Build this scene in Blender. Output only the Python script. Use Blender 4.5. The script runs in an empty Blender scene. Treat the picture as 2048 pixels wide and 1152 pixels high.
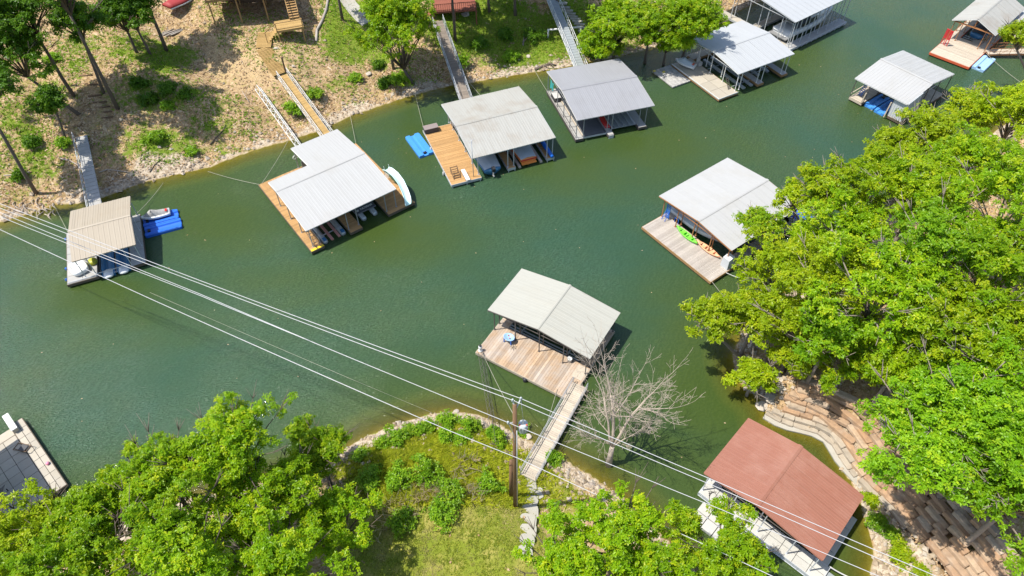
import bpy, math, random
import numpy as np
from mathutils import Vector, Matrix

# ------------------------------------------------------------------ camera, sky, sun, exposure
SC = bpy.context.scene
COL = SC.collection
rnd = random.Random(7)
RS = np.random.RandomState(11)
R = math.radians
CAM_H, FPX, PITCH, ROLL = 52.0, 1400.3, R(48.922), R(-0.630)
FWD = np.array([0, math.cos(PITCH), -math.sin(PITCH)])
_ri = np.array([1.0, 0, 0]); _up = np.array([0, math.sin(PITCH), math.cos(PITCH)])
CR = math.cos(ROLL) * _ri + math.sin(ROLL) * _up
CU = -math.sin(ROLL) * _ri + math.cos(ROLL) * _up
cam = bpy.data.cameras.new('camera'); camo = bpy.data.objects.new('camera', cam); COL.objects.link(camo)
camo.matrix_world = Matrix(((CR[0], CU[0], -FWD[0], 0), (CR[1], CU[1], -FWD[1], 0), (CR[2], CU[2], -FWD[2], CAM_H), (0, 0, 0, 1)))
cam.sensor_width = 36.0; cam.lens = FPX / 2048 * 36.0; cam.clip_end = 3000; cam.clip_start = 0.5
SC.camera = camo

SUN_EL, SUN_AZ = R(64.0), R(8.0)          # light travels towards +X, a little +Y
w = bpy.data.worlds.new('World'); SC.world = w; w.use_nodes = True
nt = w.node_tree; nt.nodes.clear()
sky = nt.nodes.new('ShaderNodeTexSky'); sky.sky_type = 'NISHITA'; sky.sun_disc = False
sky.sun_elevation = SUN_EL; sky.sun_rotation = R(270) - SUN_AZ; sky.air_density = 1.0; sky.dust_density = 1.2
bg = nt.nodes.new('ShaderNodeBackground'); bg.inputs[1].default_value = 0.15
wo = nt.nodes.new('ShaderNodeOutputWorld')
nt.links.new(sky.outputs[0], bg.inputs[0]); nt.links.new(bg.outputs[0], wo.inputs[0])
sl = bpy.data.lights.new('sun', 'SUN'); sl.energy = 4.8; sl.angle = R(0.55); sl.color = (1.0, 0.95, 0.86)
so = bpy.data.objects.new('sun', sl); COL.objects.link(so)
sd = Vector((math.cos(SUN_EL) * math.cos(SUN_AZ), math.cos(SUN_EL) * math.sin(SUN_AZ), -math.sin(SUN_EL)))
so.rotation_euler = sd.to_track_quat('-Z', 'Y').to_euler(); so.location = (-60, 20, 90)
SC.view_settings.view_transform = 'Standard'; SC.view_settings.look = 'None'
SC.view_settings.exposure = 0.55; SC.view_settings.gamma = 1.0

# ------------------------------------------------------------------ helpers
def at(px, py, z=0.0):
    """place in the world that the photograph shows at a pixel, at height z"""
    d = FWD + CR * (px - 1024) / FPX + CU * (576 - py) / FPX
    t = (z - CAM_H) / d[2]
    return np.array([d[0] * t, d[1] * t, z])

def tag(o, label=None, cat=None, group=None, kind=None):
    if label: o['label'] = label
    if cat: o['category'] = cat
    if group: o['group'] = group
    if kind: o['kind'] = kind
    return o

def thing(name, label, cat, loc=(0, 0, 0), rz=0.0, group=None):
    o = bpy.data.objects.new(name, None); COL.objects.link(o)
    o.empty_display_size = 0.3
    o.location = loc; o.rotation_euler = (0, 0, rz)
    return tag(o, label, cat, group)

class MB:
    def __init__(s): s.v = []; s.f = []; s.mi = []; s.sm = []; s.m = 0
    def add(s, vs, fs, smooth=False):
        b = len(s.v); s.v += [tuple(map(float, p)) for p in vs]
        for f in fs: s.f.append(tuple(i + b for i in f)); s.mi.append(s.m); s.sm.append(smooth)
    def box(s, c, d, rz=0.0, rx=0.0, ry=0.0):
        x, y, z = [k / 2 for k in d]
        M = Matrix.Rotation(rz, 3, 'Z') @ Matrix.Rotation(ry, 3, 'Y') @ Matrix.Rotation(rx, 3, 'X')
        P = [M @ Vector((a * x, b * y, e * z)) + Vector(c) for a, b, e in ((-1, -1, -1), (1, -1, -1), (1, 1, -1), (-1, 1, -1), (-1, -1, 1), (1, -1, 1), (1, 1, 1), (-1, 1, 1))]
        s.add(P, ((0, 3, 2, 1), (4, 5, 6, 7), (0, 1, 5, 4), (1, 2, 6, 5), (2, 3, 7, 6), (3, 0, 4, 7)))
    def b6(s, x0, x1, y0, y1, z0, z1): s.box(((x0 + x1) / 2, (y0 + y1) / 2, (z0 + z1) / 2), (x1 - x0, y1 - y0, z1 - z0))
    def tube(s, pts, rad, n=6, cap=True, smooth=True):
        pts = [Vector(p) for p in pts]; k = len(pts)
        if not isinstance(rad, (list, tuple)): rad = [rad] * k
        vs = []; ref = None
        for i, p in enumerate(pts):
            t = (pts[min(i + 1, k - 1)] - pts[max(i - 1, 0)])
            t = t.normalized() if t.length > 1e-9 else Vector((0, 0, 1))
            if ref is None: ref = Vector((0, 0, 1)) if abs(t.z) < 0.9 else Vector((1, 0, 0))
            a = t.cross(ref).normalized(); b = a.cross(t); ref = b if abs(b.dot(t)) < .9 else ref
            for j in range(n):
                th = 2 * math.pi * (j + .5) / n
                vs.append(p + (a * math.cos(th) + b * math.sin(th)) * rad[i])
        fs = [(i * n + j, i * n + (j + 1) % n, (i + 1) * n + (j + 1) % n, (i + 1) * n + j) for i in range(k - 1) for j in range(n)]
        if cap: fs += [tuple(range(n - 1, -1, -1)), tuple((k - 1) * n + j for j in range(n))]
        s.add(vs, fs, smooth)
    def bar(s, p, q, w=.08): s.tube([p, q], w * .7, 4, True, False)
    def prism(s, poly, z0, z1):
        n = len(poly)
        s.add([(x, y, z0) for x, y in poly] + [(x, y, z1) for x, y in poly],
              [tuple(range(n - 1, -1, -1)), tuple(range(n, 2 * n))] + [(i, (i + 1) % n, n + (i + 1) % n, n + i) for i in range(n)])
    def loft(s, rings, closed=True, cap=True, smooth=True):
        n = len(rings[0]); vs = [p for r in rings for p in r]
        m = n if closed else n - 1
        fs = [(i * n + j, i * n + (j + 1) % n, (i + 1) * n + (j + 1) % n, (i + 1) * n + j) for i in range(len(rings) - 1) for j in range(m)]
        if cap: fs += [tuple(range(n - 1, -1, -1)), tuple((len(rings) - 1) * n + j for j in range(n))]
        s.add(vs, fs, smooth)
    def lathe(s, prof, c=(0, 0, 0), n=12):
        s.loft([[(c[0] + r * math.cos(2 * math.pi * j / n), c[1] + r * math.sin(2 * math.pi * j / n), c[2] + z) for j in range(n)] for r, z in prof])
    def mesh(s, name, mats):
        me = bpy.data.meshes.new(name); me.from_pydata(s.v, [], s.f)
        for m in (mats if isinstance(mats, (list, tuple)) else [mats]): me.materials.append(m)
        me.polygons.foreach_set('material_index', s.mi); me.polygons.foreach_set('use_smooth', s.sm); me.update()
        return me
    def build(s, name, mats, parent=None, loc=None, rz=0.0):
        return link(name, s.mesh(name, mats), parent, loc, rz)

def link(name, me, parent=None, loc=None, rz=0.0, rx=0.0, ry=0.0, scale=None):
    o = bpy.data.objects.new(name, me); COL.objects.link(o)
    if parent is not None: o.parent = parent
    if loc is not None: o.location = loc
    o.rotation_euler = (rx, ry, rz)
    if scale is not None: o.scale = scale
    return o

def np_mesh(name, co, faces, mats, tint=None, smooth=False):
    """co (n,3), faces (m,k) arrays -> mesh"""
    me = bpy.data.meshes.new(name); n, (m, k) = len(co), faces.shape
    me.vertices.add(n); me.vertices.foreach_set('co', np.asarray(co, np.float32).ravel())
    me.loops.add(m * k); me.loops.foreach_set('vertex_index', faces.astype(np.int32).ravel())
    me.polygons.add(m); me.polygons.foreach_set('loop_start', np.arange(0, m * k, k, dtype=np.int32))
    me.polygons.foreach_set('use_smooth', np.full(m, smooth))
    if tint is not None:
        a = me.attributes.new('tint', 'FLOAT', 'FACE'); a.data.foreach_set('value', np.asarray(tint, np.float32))
    me.update(calc_edges=True)
    for mm in (mats if isinstance(mats, (list, tuple)) else [mats]): me.materials.append(mm)
    return me

# ------------------------------------------------------------------ materials
class NT:
    def __init__(s, name):
        s.m = bpy.data.materials.new(name); s.m.use_nodes = True; s.t = s.m.node_tree; s.t.nodes.clear()
        s.out = s.n('ShaderNodeOutputMaterial')
    def n(s, ty, **kw):
        o = s.t.nodes.new(ty)
        for k, v in kw.items(): setattr(o, k, v)
        return o
    def l(s, a, b): s.t.links.new(a, b)
    def inp(s, node, k, v):
        if hasattr(v, 'links'): s.l(v, node.inputs[k])
        elif v is not None: node.inputs[k].default_value = v
    def mix(s, f, a, b, mode='MIX'):
        o = s.n('ShaderNodeMix', data_type='RGBA', blend_type=mode)
        s.inp(o, 0, f); s.inp(o, 6, a if hasattr(a, 'links') else (*a, 1)); s.inp(o, 7, b if hasattr(b, 'links') else (*b, 1))
        return o.outputs[2]
    def math(s, op, a, b=None, clamp=False):
        o = s.n('ShaderNodeMath', operation=op, use_clamp=clamp); s.inp(o, 0, a); s.inp(o, 1, b); return o.outputs[0]
    def ramp(s, f, stops):
        o = s.n('ShaderNodeValToRGB'); e = o.color_ramp.elements
        while len(e) < len(stops): e.new(.5)
        for k, (p, c) in enumerate(stops):
            e[k].position = p; e[k].color = (*c, 1) if isinstance(c, (tuple, list)) else (c, c, c, 1)
        s.l(f, o.inputs[0]); return o.outputs[0]
    def pos(s): return s.n('ShaderNodeNewGeometry').outputs['Position']
    def noise(s, v, scale, detail=4.0, rough=.55, dist=0.0):
        o = s.n('ShaderNodeTexNoise'); s.l(v, o.inputs['Vector']); o.inputs['Scale'].default_value = scale
        o.inputs['Detail'].default_value = detail; o.inputs['Roughness'].default_value = rough; o.inputs['Distortion'].default_value = dist
        return o.outputs['Fac']
    def voro(s, v, scale, feature='F1', out='Color'):
        o = s.n('ShaderNodeTexVoronoi', feature=feature); s.l(v, o.inputs['Vector']); o.inputs['Scale'].default_value = scale
        return o.outputs[out]
    def vmap(s, v, sc=(1, 1, 1), loc=(0, 0, 0), rot=(0, 0, 0)):
        o = s.n('ShaderNodeMapping'); s.l(v, o.inputs[0]); o.inputs['Scale'].default_value = sc; o.inputs['Rotation'].default_value = rot
        if hasattr(loc, 'links'): s.l(loc, o.inputs['Location'])
        else: o.inputs['Location'].default_value = loc
        return o.outputs[0]
    def attr(s, name, out='Fac'):
        o = s.n('ShaderNodeAttribute'); o.attribute_name = name; return o.outputs[out]
    def rand(s): return s.n('ShaderNodeObjectInfo').outputs['Random']
    def bsdf(s, col, rough=.6, spec=.4, metal=0.0, bump=None, bstr=.3, bdist=.02, **kw):
        b = s.n('ShaderNodeBsdfPrincipled'); s.inp(b, 'Base Color', col if hasattr(col, 'links') else (*col, 1))
        s.inp(b, 'Roughness', rough); s.inp(b, 'Specular IOR Level', spec); s.inp(b, 'Metallic', metal)
        for k, v in kw.items(): s.inp(b, k, v)
        if bump is not None:
            n = s.n('ShaderNodeBump'); n.inputs['Strength'].default_value = bstr; n.inputs['Distance'].default_value = bdist
            s.l(bump, n.inputs['Height']); s.l(n.outputs[0], b.inputs['Normal'])
        return b.outputs[0]
    def done(s, sh): s.l(sh, s.out.inputs[0]); return s.m

def mul(c, k): return tuple(min(1, x * k) for x in c)

def paint(name, col, rough=.5, var=.12, scale=2.5, objvar=0.0, metal=0.0, spec=.4, dirt=None, dirtf=.35):
    t = NT(name); p = t.pos()
    n = t.noise(p, scale, 5)
    c = t.mix(n, mul(col, 1 - var), mul(col, 1 + var))
    if dirt: c = t.mix(t.math('MULTIPLY', t.ramp(t.noise(p, scale * .35, 6, .65), [(.45, 0.0), (.75, 1.0)]), dirtf), c, dirt)
    if objvar:
        h = t.n('ShaderNodeHueSaturation'); t.l(c, h.inputs['Color'])
        t.l(t.math('ADD', t.math('MULTIPLY', t.rand(), 2 * objvar), 1 - objvar), h.inputs['Value']); c = h.outputs[0]
    return t.done(t.bsdf(c, rough, spec, metal, bump=t.noise(p, scale * 8, 3), bstr=.12))

def wood(name, a, b, objvar=.18, grey=None):
    t = NT(name); p = t.pos(); r = t.rand()
    c = t.mix(t.noise(p, 1.4, 4), a, b)
    c = t.mix(t.math('MULTIPLY', t.ramp(t.noise(p, 11, 4, .7), [(.4, 0.0), (.7, 1.0)]), .45), c, mul(a, .62))
    if grey: c = t.mix(t.ramp(t.noise(p, .55, 5, .6), [(.42, 0.0), (.62, 1.0)]), c, grey)
    h = t.n('ShaderNodeHueSaturation'); t.l(c, h.inputs['Color'])
    t.l(t.math('ADD', t.math('MULTIPLY', r, 2 * objvar), 1 - objvar), h.inputs['Value'])
    return t.done(t.bsdf(h.outputs[0], .8, .2, bump=t.noise(p, 25, 3), bstr=.2))

def roofmat(name, col, dirt, dirtf=.35, rough=.42, objvar=.015):
    t = NT(name); tc = t.n('ShaderNodeTexCoord').outputs['Object']; p = t.pos(); r = t.rand()
    off = t.n('ShaderNodeCombineXYZ'); t.l(t.math('MULTIPLY', r, 90.0), off.inputs[0]); t.l(t.math('MULTIPLY', r, 37.0), off.inputs[1])
    st = t.noise(t.vmap(tc, (9, .30, 1), off.outputs[0]), 1.0, 5, .65)
    bl = t.noise(p, .4, 6, .65)
    c = t.mix(t.noise(p, 3.0, 3), mul(col, .97), mul(col, 1.04))
    c = t.mix(t.math('MULTIPLY', t.ramp(st, [(.52, 0.0), (.80, 1.0)]), dirtf), c, dirt)
    c = t.mix(t.math('MULTIPLY', t.ramp(bl, [(.50, 0.0), (.70, 1.0)]), dirtf * .7), c, mul(dirt, 1.15))
    sp = t.ramp(t.voro(p, 1.7, 'F1', 'Distance'), [(.03, 1.0), (.075, 0.0)])          # droppings and stuck leaves
    c = t.mix(t.math('MULTIPLY', sp, t.ramp(t.noise(p, .9, 2), [(.52, 0.0), (.6, .6)])), c, mul(dirt, .55))
    h = t.n('ShaderNodeHueSaturation'); t.l(c, h.inputs['Color'])
    t.l(t.math('ADD', t.math('MULTIPLY', r, 2 * objvar), 1 - objvar), h.inputs['Value'])
    return t.done(t.bsdf(h.outputs[0], rough, .35, bump=t.noise(p, 2.2, 4), bstr=.05, bdist=.05))

def leafmat(name, a, b, c=None, trans=.4):
    t = NT(name); p = t.pos(); f = t.attr('tint')
    col = t.mix(f, a, b)
    col = t.mix(t.math('MULTIPLY', t.ramp(f, [(.72, 0.0), (.95, 1.0)]), .6), col, (min(.5, b[0] * 1.45), min(.5, b[1] * 1.15), b[2] * 1.5))
    col = t.mix(t.math('MULTIPLY', t.ramp(t.noise(p, .9, 4, .6), [(.47, 0.0), (.68, 1.0)]), .55), col, (a[0] * .72, a[1] * .80, a[2] * 1.4))
    if c: col = t.mix(t.ramp(t.noise(p, .55, 3), [(.5, 0.0), (.68, 1.0)]), col, c)
    h = t.n('ShaderNodeHueSaturation'); t.l(col, h.inputs['Color'])
    t.l(t.math('ADD', t.math('MULTIPLY', t.rand(), .24), .88), h.inputs['Value'])
    s1 = t.bsdf(h.outputs[0], .40, .28)
    tr = t.n('ShaderNodeBsdfTranslucent'); t.l(t.mix(.5, h.outputs[0], mul(b, 1.3)), tr.inputs[0])
    mx = t.n('ShaderNodeMixShader'); mx.inputs[0].default_value = trans
    t.l(s1, mx.inputs[1]); t.l(tr.outputs[0], mx.inputs[2])
    return t.done(mx.outputs[0])

MAT = {}
MAT['white_paint'] = paint('white paint', (.62, .62, .60), .45, .05)
MAT['galv'] = paint('galvanised steel', (.50, .52, .54), .45, .12, metal=.25)
MAT['grey_post'] = paint('grey steel post', (.30, .31, .32), .5, .15, metal=.2)
MAT['dark_post'] = paint('dark steel post', (.09, .08, .075), .5, .2)
MAT['rust_post'] = paint('rusty steel', (.33, .15, .06), .7, .25, scale=4)
MAT['rust_red'] = paint('red lead rim', (.52, .10, .04), .6, .2)
MAT['float'] = paint('black dock float', (.022, .022, .026), .5, .3)
MAT['frame'] = paint('dock frame timber', (.11, .085, .06), .8, .25)
MAT['rim_orange'] = wood('weathered orange rim', (.33, .19, .08), (.40, .25, .12), .1)
MAT['wood_gold'] = wood('golden deck plank', (.38, .215, .085), (.47, .29, .13), .16)
MAT['wood_gold2'] = wood('honey stained plank', (.36, .23, .085), (.45, .31, .13), .14)
MAT['wood_grey'] = wood('weathered grey plank', (.33, .29, .25), (.44, .40, .36), .15)
MAT['wood_mix'] = wood('half weathered plank', (.35, .235, .145), (.43, .32, .22), .2, grey=(.37, .315, .265))
MAT['wood_tan'] = wood('tan gangway plank', (.40, .34, .26), (.48, .42, .34), .12)
MAT['wood_brown'] = wood('brown timber', (.12, .075, .045), (.17, .11, .07), .15)
MAT['wood_house'] = wood('stained house deck timber', (.33, .20, .085), (.42, .27, .12), .1)
MAT['wood_redbrown'] = wood('red brown deck stain', (.22, .075, .05), (.27, .10, .065), .1)
MAT['wood_dark'] = wood('grey brown walkway plank', (.19, .155, .125), (.26, .22, .18), .15)
MAT['pole'] = wood('creosoted pole', (.15, .085, .045), (.21, .13, .075), .1)
MAT['panel_grey'] = paint('pale composite deck panel', (.33, .325, .31), .7, .12, objvar=.06, dirt=(.25, .22, .18))
MAT['panel_cream'] = paint('cream deck tile', (.37, .335, .275), .7, .10, objvar=.08, dirt=(.33, .28, .2))
MAT['panel_white'] = paint('white deck panel', (.43, .42, .38), .6, .08, objvar=.05, dirt=(.36, .33, .27))
MAT['panel_dark'] = paint('dark grey deck board', (.10, .105, .115), .7, .15)
MAT['carpet'] = paint('grey deck carpet', (.20, .20, .20), .9, .15)
MAT['lift'] = paint('grey lift steel', (.33, .36, .37), .4, .2, metal=.3)
MAT['pontoon'] = paint('brushed pontoon', (.45, .48, .48), .3, .1, metal=.3)
MAT['glass'] = paint('dark tinted glass', (.012, .014, .016), .08, .2, spec=.6)
MAT['gel_white'] = paint('white gelcoat', (.66, .67, .66), .2, .04, spec=.5)
MAT['gel_red'] = paint('red gelcoat', (.48, .035, .03), .2, .06, spec=.5)
MAT['gel_orange'] = paint('orange gelcoat', (.68, .25, .06), .25, .08, spec=.5)
MAT['gel_blue'] = paint('blue gelcoat', (.05, .17, .32), .25, .08, spec=.5)
MAT['cover_grey'] = paint('pale grey boat cover', (.42, .47, .50), .8, .12)
MAT['cover_mottle_dapple'] = paint('bleached dappled cover', (.36, .35, .33), .85, .35, scale=5, dirt=(.10, .10, .11), dirtf=.8)  # dark blotches also paint tree dapple shade onto the swim mat
MAT['cover_dark'] = paint('dark canvas', (.045, .05, .06), .8, .2)
MAT['blue_plastic'] = paint('blue moulded plastic', (.025, .13, .55), .35, .12, objvar=.1)
MAT['sky_plastic'] = paint('light blue plastic', (.055, .24, .62), .35, .1)
MAT['pale_blue'] = paint('faded blue plastic', (.28, .45, .66), .45, .1)
MAT['blue_metal'] = paint('blue painted metal', (.01, .12, .50), .4, .1)
MAT['tarp_blue'] = paint('blue tarpaulin', (.02, .10, .58), .5, .15)
MAT['aqua'] = paint('pale aqua fibreglass', (.47, .66, .66), .3, .05, spec=.5)
MAT['turquoise'] = paint('turquoise cloth', (.02, .46, .46), .6, .1)
MAT['kayak_green'] = paint('lime green plastic', (.16, .62, .05), .35, .08)
MAT['kayak_peach'] = paint('faded peach plastic', (.70, .36, .20), .4, .08)
MAT['red_metal'] = paint('red painted metal', (.55, .025, .03), .4, .1)
MAT['black'] = paint('black rubber', (.02, .02, .022), .5, .2)
MAT['grey_box'] = paint('taupe resin box', (.22, .18, .17), .6, .08)
MAT['light_box'] = paint('light resin box', (.46, .45, .43), .6, .08)
MAT['dark_box'] = paint('charcoal resin', (.06, .06, .065), .6, .1)
MAT['yellow'] = paint('yellow plastic', (.62, .5, .03), .4, .1)
MAT['yellow_olive'] = paint('olive yellow plastic', (.36, .36, .03), .4, .1)
MAT['pink'] = paint('pink plastic', (.7, .25, .35), .4, .1)
MAT['ramp_red'] = wood('faded red carpeted bunk', (.34, .16, .13), (.40, .20, .17), .08)
MAT['wire'] = paint('bright aluminium wire', (.46, .46, .47), .35, .03)
MAT['cable'] = paint('steel cable', (.34, .32, .26), .5, .1)
MAT['wire_dark'] = paint('dark cable', (.10, .10, .10), .5, .1)
MAT['siding_red'] = paint('barn red siding', (.30, .03, .03), .6, .08)
MAT['trim_white'] = paint('white house trim', (.6, .6, .58), .5, .05)
MAT['house_roof'] = paint('brown shingle', (.10, .075, .06), .8, .25, scale=6)
MAT['concrete'] = paint('pale concrete', (.36, .34, .295), .8, .1, scale=1.5, dirt=(.28, .23, .16), dirtf=.4)
MAT['shed'] = paint('pale grey shed metal', (.50, .52, .54), .4, .04)
MAT['flag'] = paint('grey flagstone', (.33, .315, .27), .85, .16, objvar=.1, dirt=(.25, .24, .16), dirtf=.5)
MAT['boulder'] = paint('pale boulder', (.40, .35, .29), .9, .25, objvar=.12)
MAT['bark'] = paint('bark', (.115, .09, .07), .9, .3, scale=5, objvar=.15)
MAT['bark_pale'] = paint('pale bark', (.24, .20, .165), .9, .25, scale=5, objvar=.1)
MAT['dead'] = paint('bleached dead wood', (.40, .335, .275), .9, .2, scale=4)
MAT['porcelain'] = paint('transformer grey', (.45, .49, .51), .4, .1)

def stonemat():
    t = NT('wall sandstone'); p = t.pos(); r = t.rand()
    c = t.ramp(r, [(0, (.37, .225, .125)), (.3, (.42, .275, .165)), (.5, (.32, .205, .125)), (.7, (.44, .32, .21)), (.85, (.31, .24, .175)), (1, (.47, .38, .28))])
    c = t.mix(t.math('MULTIPLY', t.ramp(t.noise(t.vmap(p, (1, 1, 5)), 2.2, 6, .65), [(.38, 0.0), (.68, 1.0)]), .55), c, (.17, .12, .09))
    c = t.mix(t.math('MULTIPLY', t.ramp(t.noise(p, .9, 4), [(.55, 0.0), (.75, 1.0)]), .5), c, (.42, .36, .29))
    return t.done(t.bsdf(c, .9, .2, bump=t.noise(p, 5, 5, .7), bstr=.5, bdist=.06))
MAT['stone'] = stonemat()
MAT['stone_pale'] = paint('bleached lower course stone', (.35, .30, .235), .9, .22, scale=3, objvar=.12, dirt=(.25, .19, .13), dirtf=.5)
def pebble():
    t = NT('shore pebbles'); f = t.attr('tint'); p = t.pos()
    c = t.ramp(f, [(0, (.26, .20, .14)), (.3, (.38, .30, .21)), (.6, (.44, .36, .27)), (.85, (.50, .44, .36)), (1, (.34, .29, .25))])
    return t.done(t.bsdf(t.mix(t.math('MULTIPLY', t.noise(p, 6, 3), .4), c, (.2, .15, .1)), .9, .2))
MAT['pebble'] = pebble()
LEAF = {
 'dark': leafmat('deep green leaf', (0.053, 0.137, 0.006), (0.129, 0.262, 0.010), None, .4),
 'mid': leafmat('fresh green leaf', (0.135, 0.286, 0.003), (0.351, 0.500, 0.010), None, .45),
 'green': leafmat('bright green leaf', (0.123, 0.280, 0.005), (0.292, 0.494, 0.012), None, .42),
 'yellow': leafmat('yellow green leaf', (0.197, 0.315, 0.003), (0.403, 0.500, 0.012), None, .45),
 'olive': leafmat('olive gold leaf', (0.177, 0.292, 0.003), (0.374, 0.500, 0.010), (0.147, 0.321, 0.005), .45),
 'weed': leafmat('weed leaf', (0.117, 0.262, 0.008), (0.281, 0.452, 0.020), None, .4),
 'grass': leafmat('grass blade', (.17, .22, .02), (.32, .36, .045), (.40, .35, .13), .45),
 'meadow': leafmat('meadow grass blade', (0.257, 0.321, 0.015), (0.491, 0.500, 0.040), None, .5),
 'straw': leafmat('dry grass blade', (.46, .38, .19), (.62, .53, .30), None, .45),
 'litter': leafmat('fallen leaf', (.26, .15, .07), (.54, .39, .23), None, .1),
}
# ------------------------------------------------------------------ terrain
def shore(px): return [tuple(at(a, b, 0.0)[:2]) for a, b in px]
N_SHORE = [(-400, 30), (-120, 55)] + shore([(0, 446), (60, 428), (100, 413), (150, 409), (200, 398), (250, 380), (290, 364), (350, 350), (420, 335), (470, 315), (520, 298), (575, 283), (640, 262), (700, 233), (760, 213), (810, 196), (860, 182), (905, 172), (960, 163), (1010, 154), (1060, 146), (1110, 138), (1180, 125), (1240, 113), (1290, 101), (1340, 87), (1380, 71), (1420, 49), (1470, 26), (1505, 10), (1560, -14)]) + [(70, 140), (130, 180), (400, 330)]
S_SHORE = [(-400, -20), (-90, 4), (-60, 12), (-46, 16.5), (-38, 20), (-31, 22.8), (-24, 24.2), (-18, 25.6)] + shore([(690, 897), (740, 869), (800, 846), (860, 829), (910, 822), (960, 830), (1000, 848), (1040, 869), (1080, 890), (1120, 912), (1160, 935), (1190, 952), (1240, 987), (1300, 1042), (1360, 1102), (1400, 1152)]) + [(13.5, 10), (14.5, 0), (14.5, -60)]
E_SHORE = [(24, -60), (24.5, 8)] + shore([(1738, 1152), (1748, 1110), (1737, 1060), (1722, 1005), (1695, 955), (1676, 926), (1655, 883), (1632, 873), (1534, 844), (1531, 822), (1515, 800), (1488, 780), (1468, 745), (1462, 715), (1475, 680), (1500, 645), (1545, 605), (1600, 565), (1660, 522), (1720, 472), (1790, 420), (1860, 362), (1925, 312), (1990, 262), (2060, 214)]) + [(80, 90), (120, 118), (400, 230)]
N_POLY = N_SHORE + [(400, 500), (-400, 500)]
S_POLY = S_SHORE + [(-400, -60)]
E_POLY = E_SHORE + [(400, -60)]
WALL = [tuple(at(a, b, 0.0)[:2]) for a, b in [(1528, 832), (1560, 850), (1632, 871), (1653, 880), (1676, 920), (1700, 952), (1735, 990), (1768, 1024), (1800, 1068), (1840, 1118), (1880, 1168), (1925, 1230)]]

def seg_dist(X, Y, line):
    d = np.full(X.shape, 1e9)
    for (x0, y0), (x1, y1) in zip(line[:-1], line[1:]):
        dx, dy = x1 - x0, y1 - y0
        t = np.clip(((X - x0) * dx + (Y - y0) * dy) / (dx * dx + dy * dy + 1e-12), 0, 1)
        d = np.minimum(d, np.hypot(X - x0 - t * dx, Y - y0 - t * dy))
    return d
def inside(X, Y, poly):
    r = np.zeros(X.shape, bool); n = len(poly)
    for i in range(n):
        (x0, y0), (x1, y1) = poly[i], poly[(i + 1) % n]
        if y0 == y1: continue
        c = ((y0 > Y) != (y1 > Y)) & (X < (x1 - x0) * (Y - y0) / (y1 - y0) + x0)
        r ^= c
    return r
_k = RS.uniform(-1, 1, (24, 2)); _ph = RS.uniform(0, 6.28, 24); _fr = np.geomspace(.05, 2.6, 24)
def bumps(X, Y, lo, hi):
    s = np.zeros(np.shape(X))
    for (a, b), p, f in zip(_k, _ph, _fr):
        if lo <= f <= hi:
            n = math.hypot(a, b) + 1e-6; s = s + np.sin((X * a + Y * b) / n * f * 2 + p + .7 * np.sin(X * .13 - Y * .17 + p)) * f ** -.8
    return s
def wall_side(X, Y):
    """distance inland of the retaining wall's foot (0 in front of it)"""
    d = seg_dist(X, Y, WALL)
    far = WALL + [(90, -60), (140, 0), (140, 120), tuple(at(1700, 690, 0)[:2]), tuple(at(1560, 775, 0)[:2])]
    return np.where(inside(X, Y, far), d, 0.0)
def terrain(X, Y):
    X = np.asarray(X, float); Y = np.asarray(Y, float)
    dn, ds, de = seg_dist(X, Y, N_SHORE), seg_dist(X, Y, S_SHORE), seg_dist(X, Y, E_SHORE)
    inN, inS, inE = inside(X, Y, N_POLY), inside(X, Y, S_POLY), inside(X, Y, E_POLY)
    hn = .16 * np.minimum(dn, 2.5) + .34 * np.clip(dn - 2.5, 0, 9) + .22 * np.clip(dn - 11.5, 0, 22) + .08 * np.clip(dn - 33.5, 0, 100)
    hs = .14 * np.minimum(ds, 2.5) + .24 * np.clip(ds - 2.5, 0, 7) + .10 * np.clip(ds - 9.5, 0, 60)
    dw = wall_side(X, Y)
    he = np.where(dw > 0, .10 * np.clip(de - dw, 0, 4) + np.minimum(.66 * np.maximum(dw - .25, 0), 2.3) + .08 * np.clip(dw - 3.9, 0, 40), .10 * np.minimum(de, 4) + .22 * np.clip(de - 1.5, 0, 16))
    h = np.where(inN, hn, np.where(inS, hs, np.where(inE, he, 0)))
    land = inN | inS | inE
    dmin = np.minimum(np.minimum(dn, ds), de)
    amp = np.clip(dmin / 3.0, 0, 1)
    h = h + np.where(land & ~(dw > 0), amp * (.10 * bumps(X, Y, .1, .5) * .6 + .035 * bumps(X, Y, .6, 3)), 0)
    return np.where(land, np.maximum(h + .01, .015 + .05 * np.minimum(dmin, 3)), -np.minimum(.32 * dmin, 3.0) - .02)
def tz(x, y):
    i = min(max(np.searchsorted(gx, x) - 1, 0), nx - 2); j = min(max(np.searchsorted(gy, y) - 1, 0), ny - 2)
    a = (x - gx[i]) / (gx[i + 1] - gx[i]); b = (y - gy[j]) / (gy[j + 1] - gy[j])
    return float((GZ[j, i] * (1 - a) + GZ[j, i + 1] * a) * (1 - b) + (GZ[j + 1, i] * (1 - a) + GZ[j + 1, i + 1] * a) * b)
def gnd(px, py):
    z = 0.5
    for _ in range(40):
        p = at(px, py, z); z += .6 * (max(0.0, tz(p[0], p[1])) - z)
    p = at(px, py, z); return np.array([p[0], p[1], max(0.0, tz(p[0], p[1]))])
def topx(X, Y, Z):
    D = np.stack([X, Y, Z - CAM_H], -1); zz = np.maximum(D @ FWD, 1e-3)
    return 1024 + FPX * (D @ CR) / zz, 576 - FPX * (D @ CU) / zz

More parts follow.
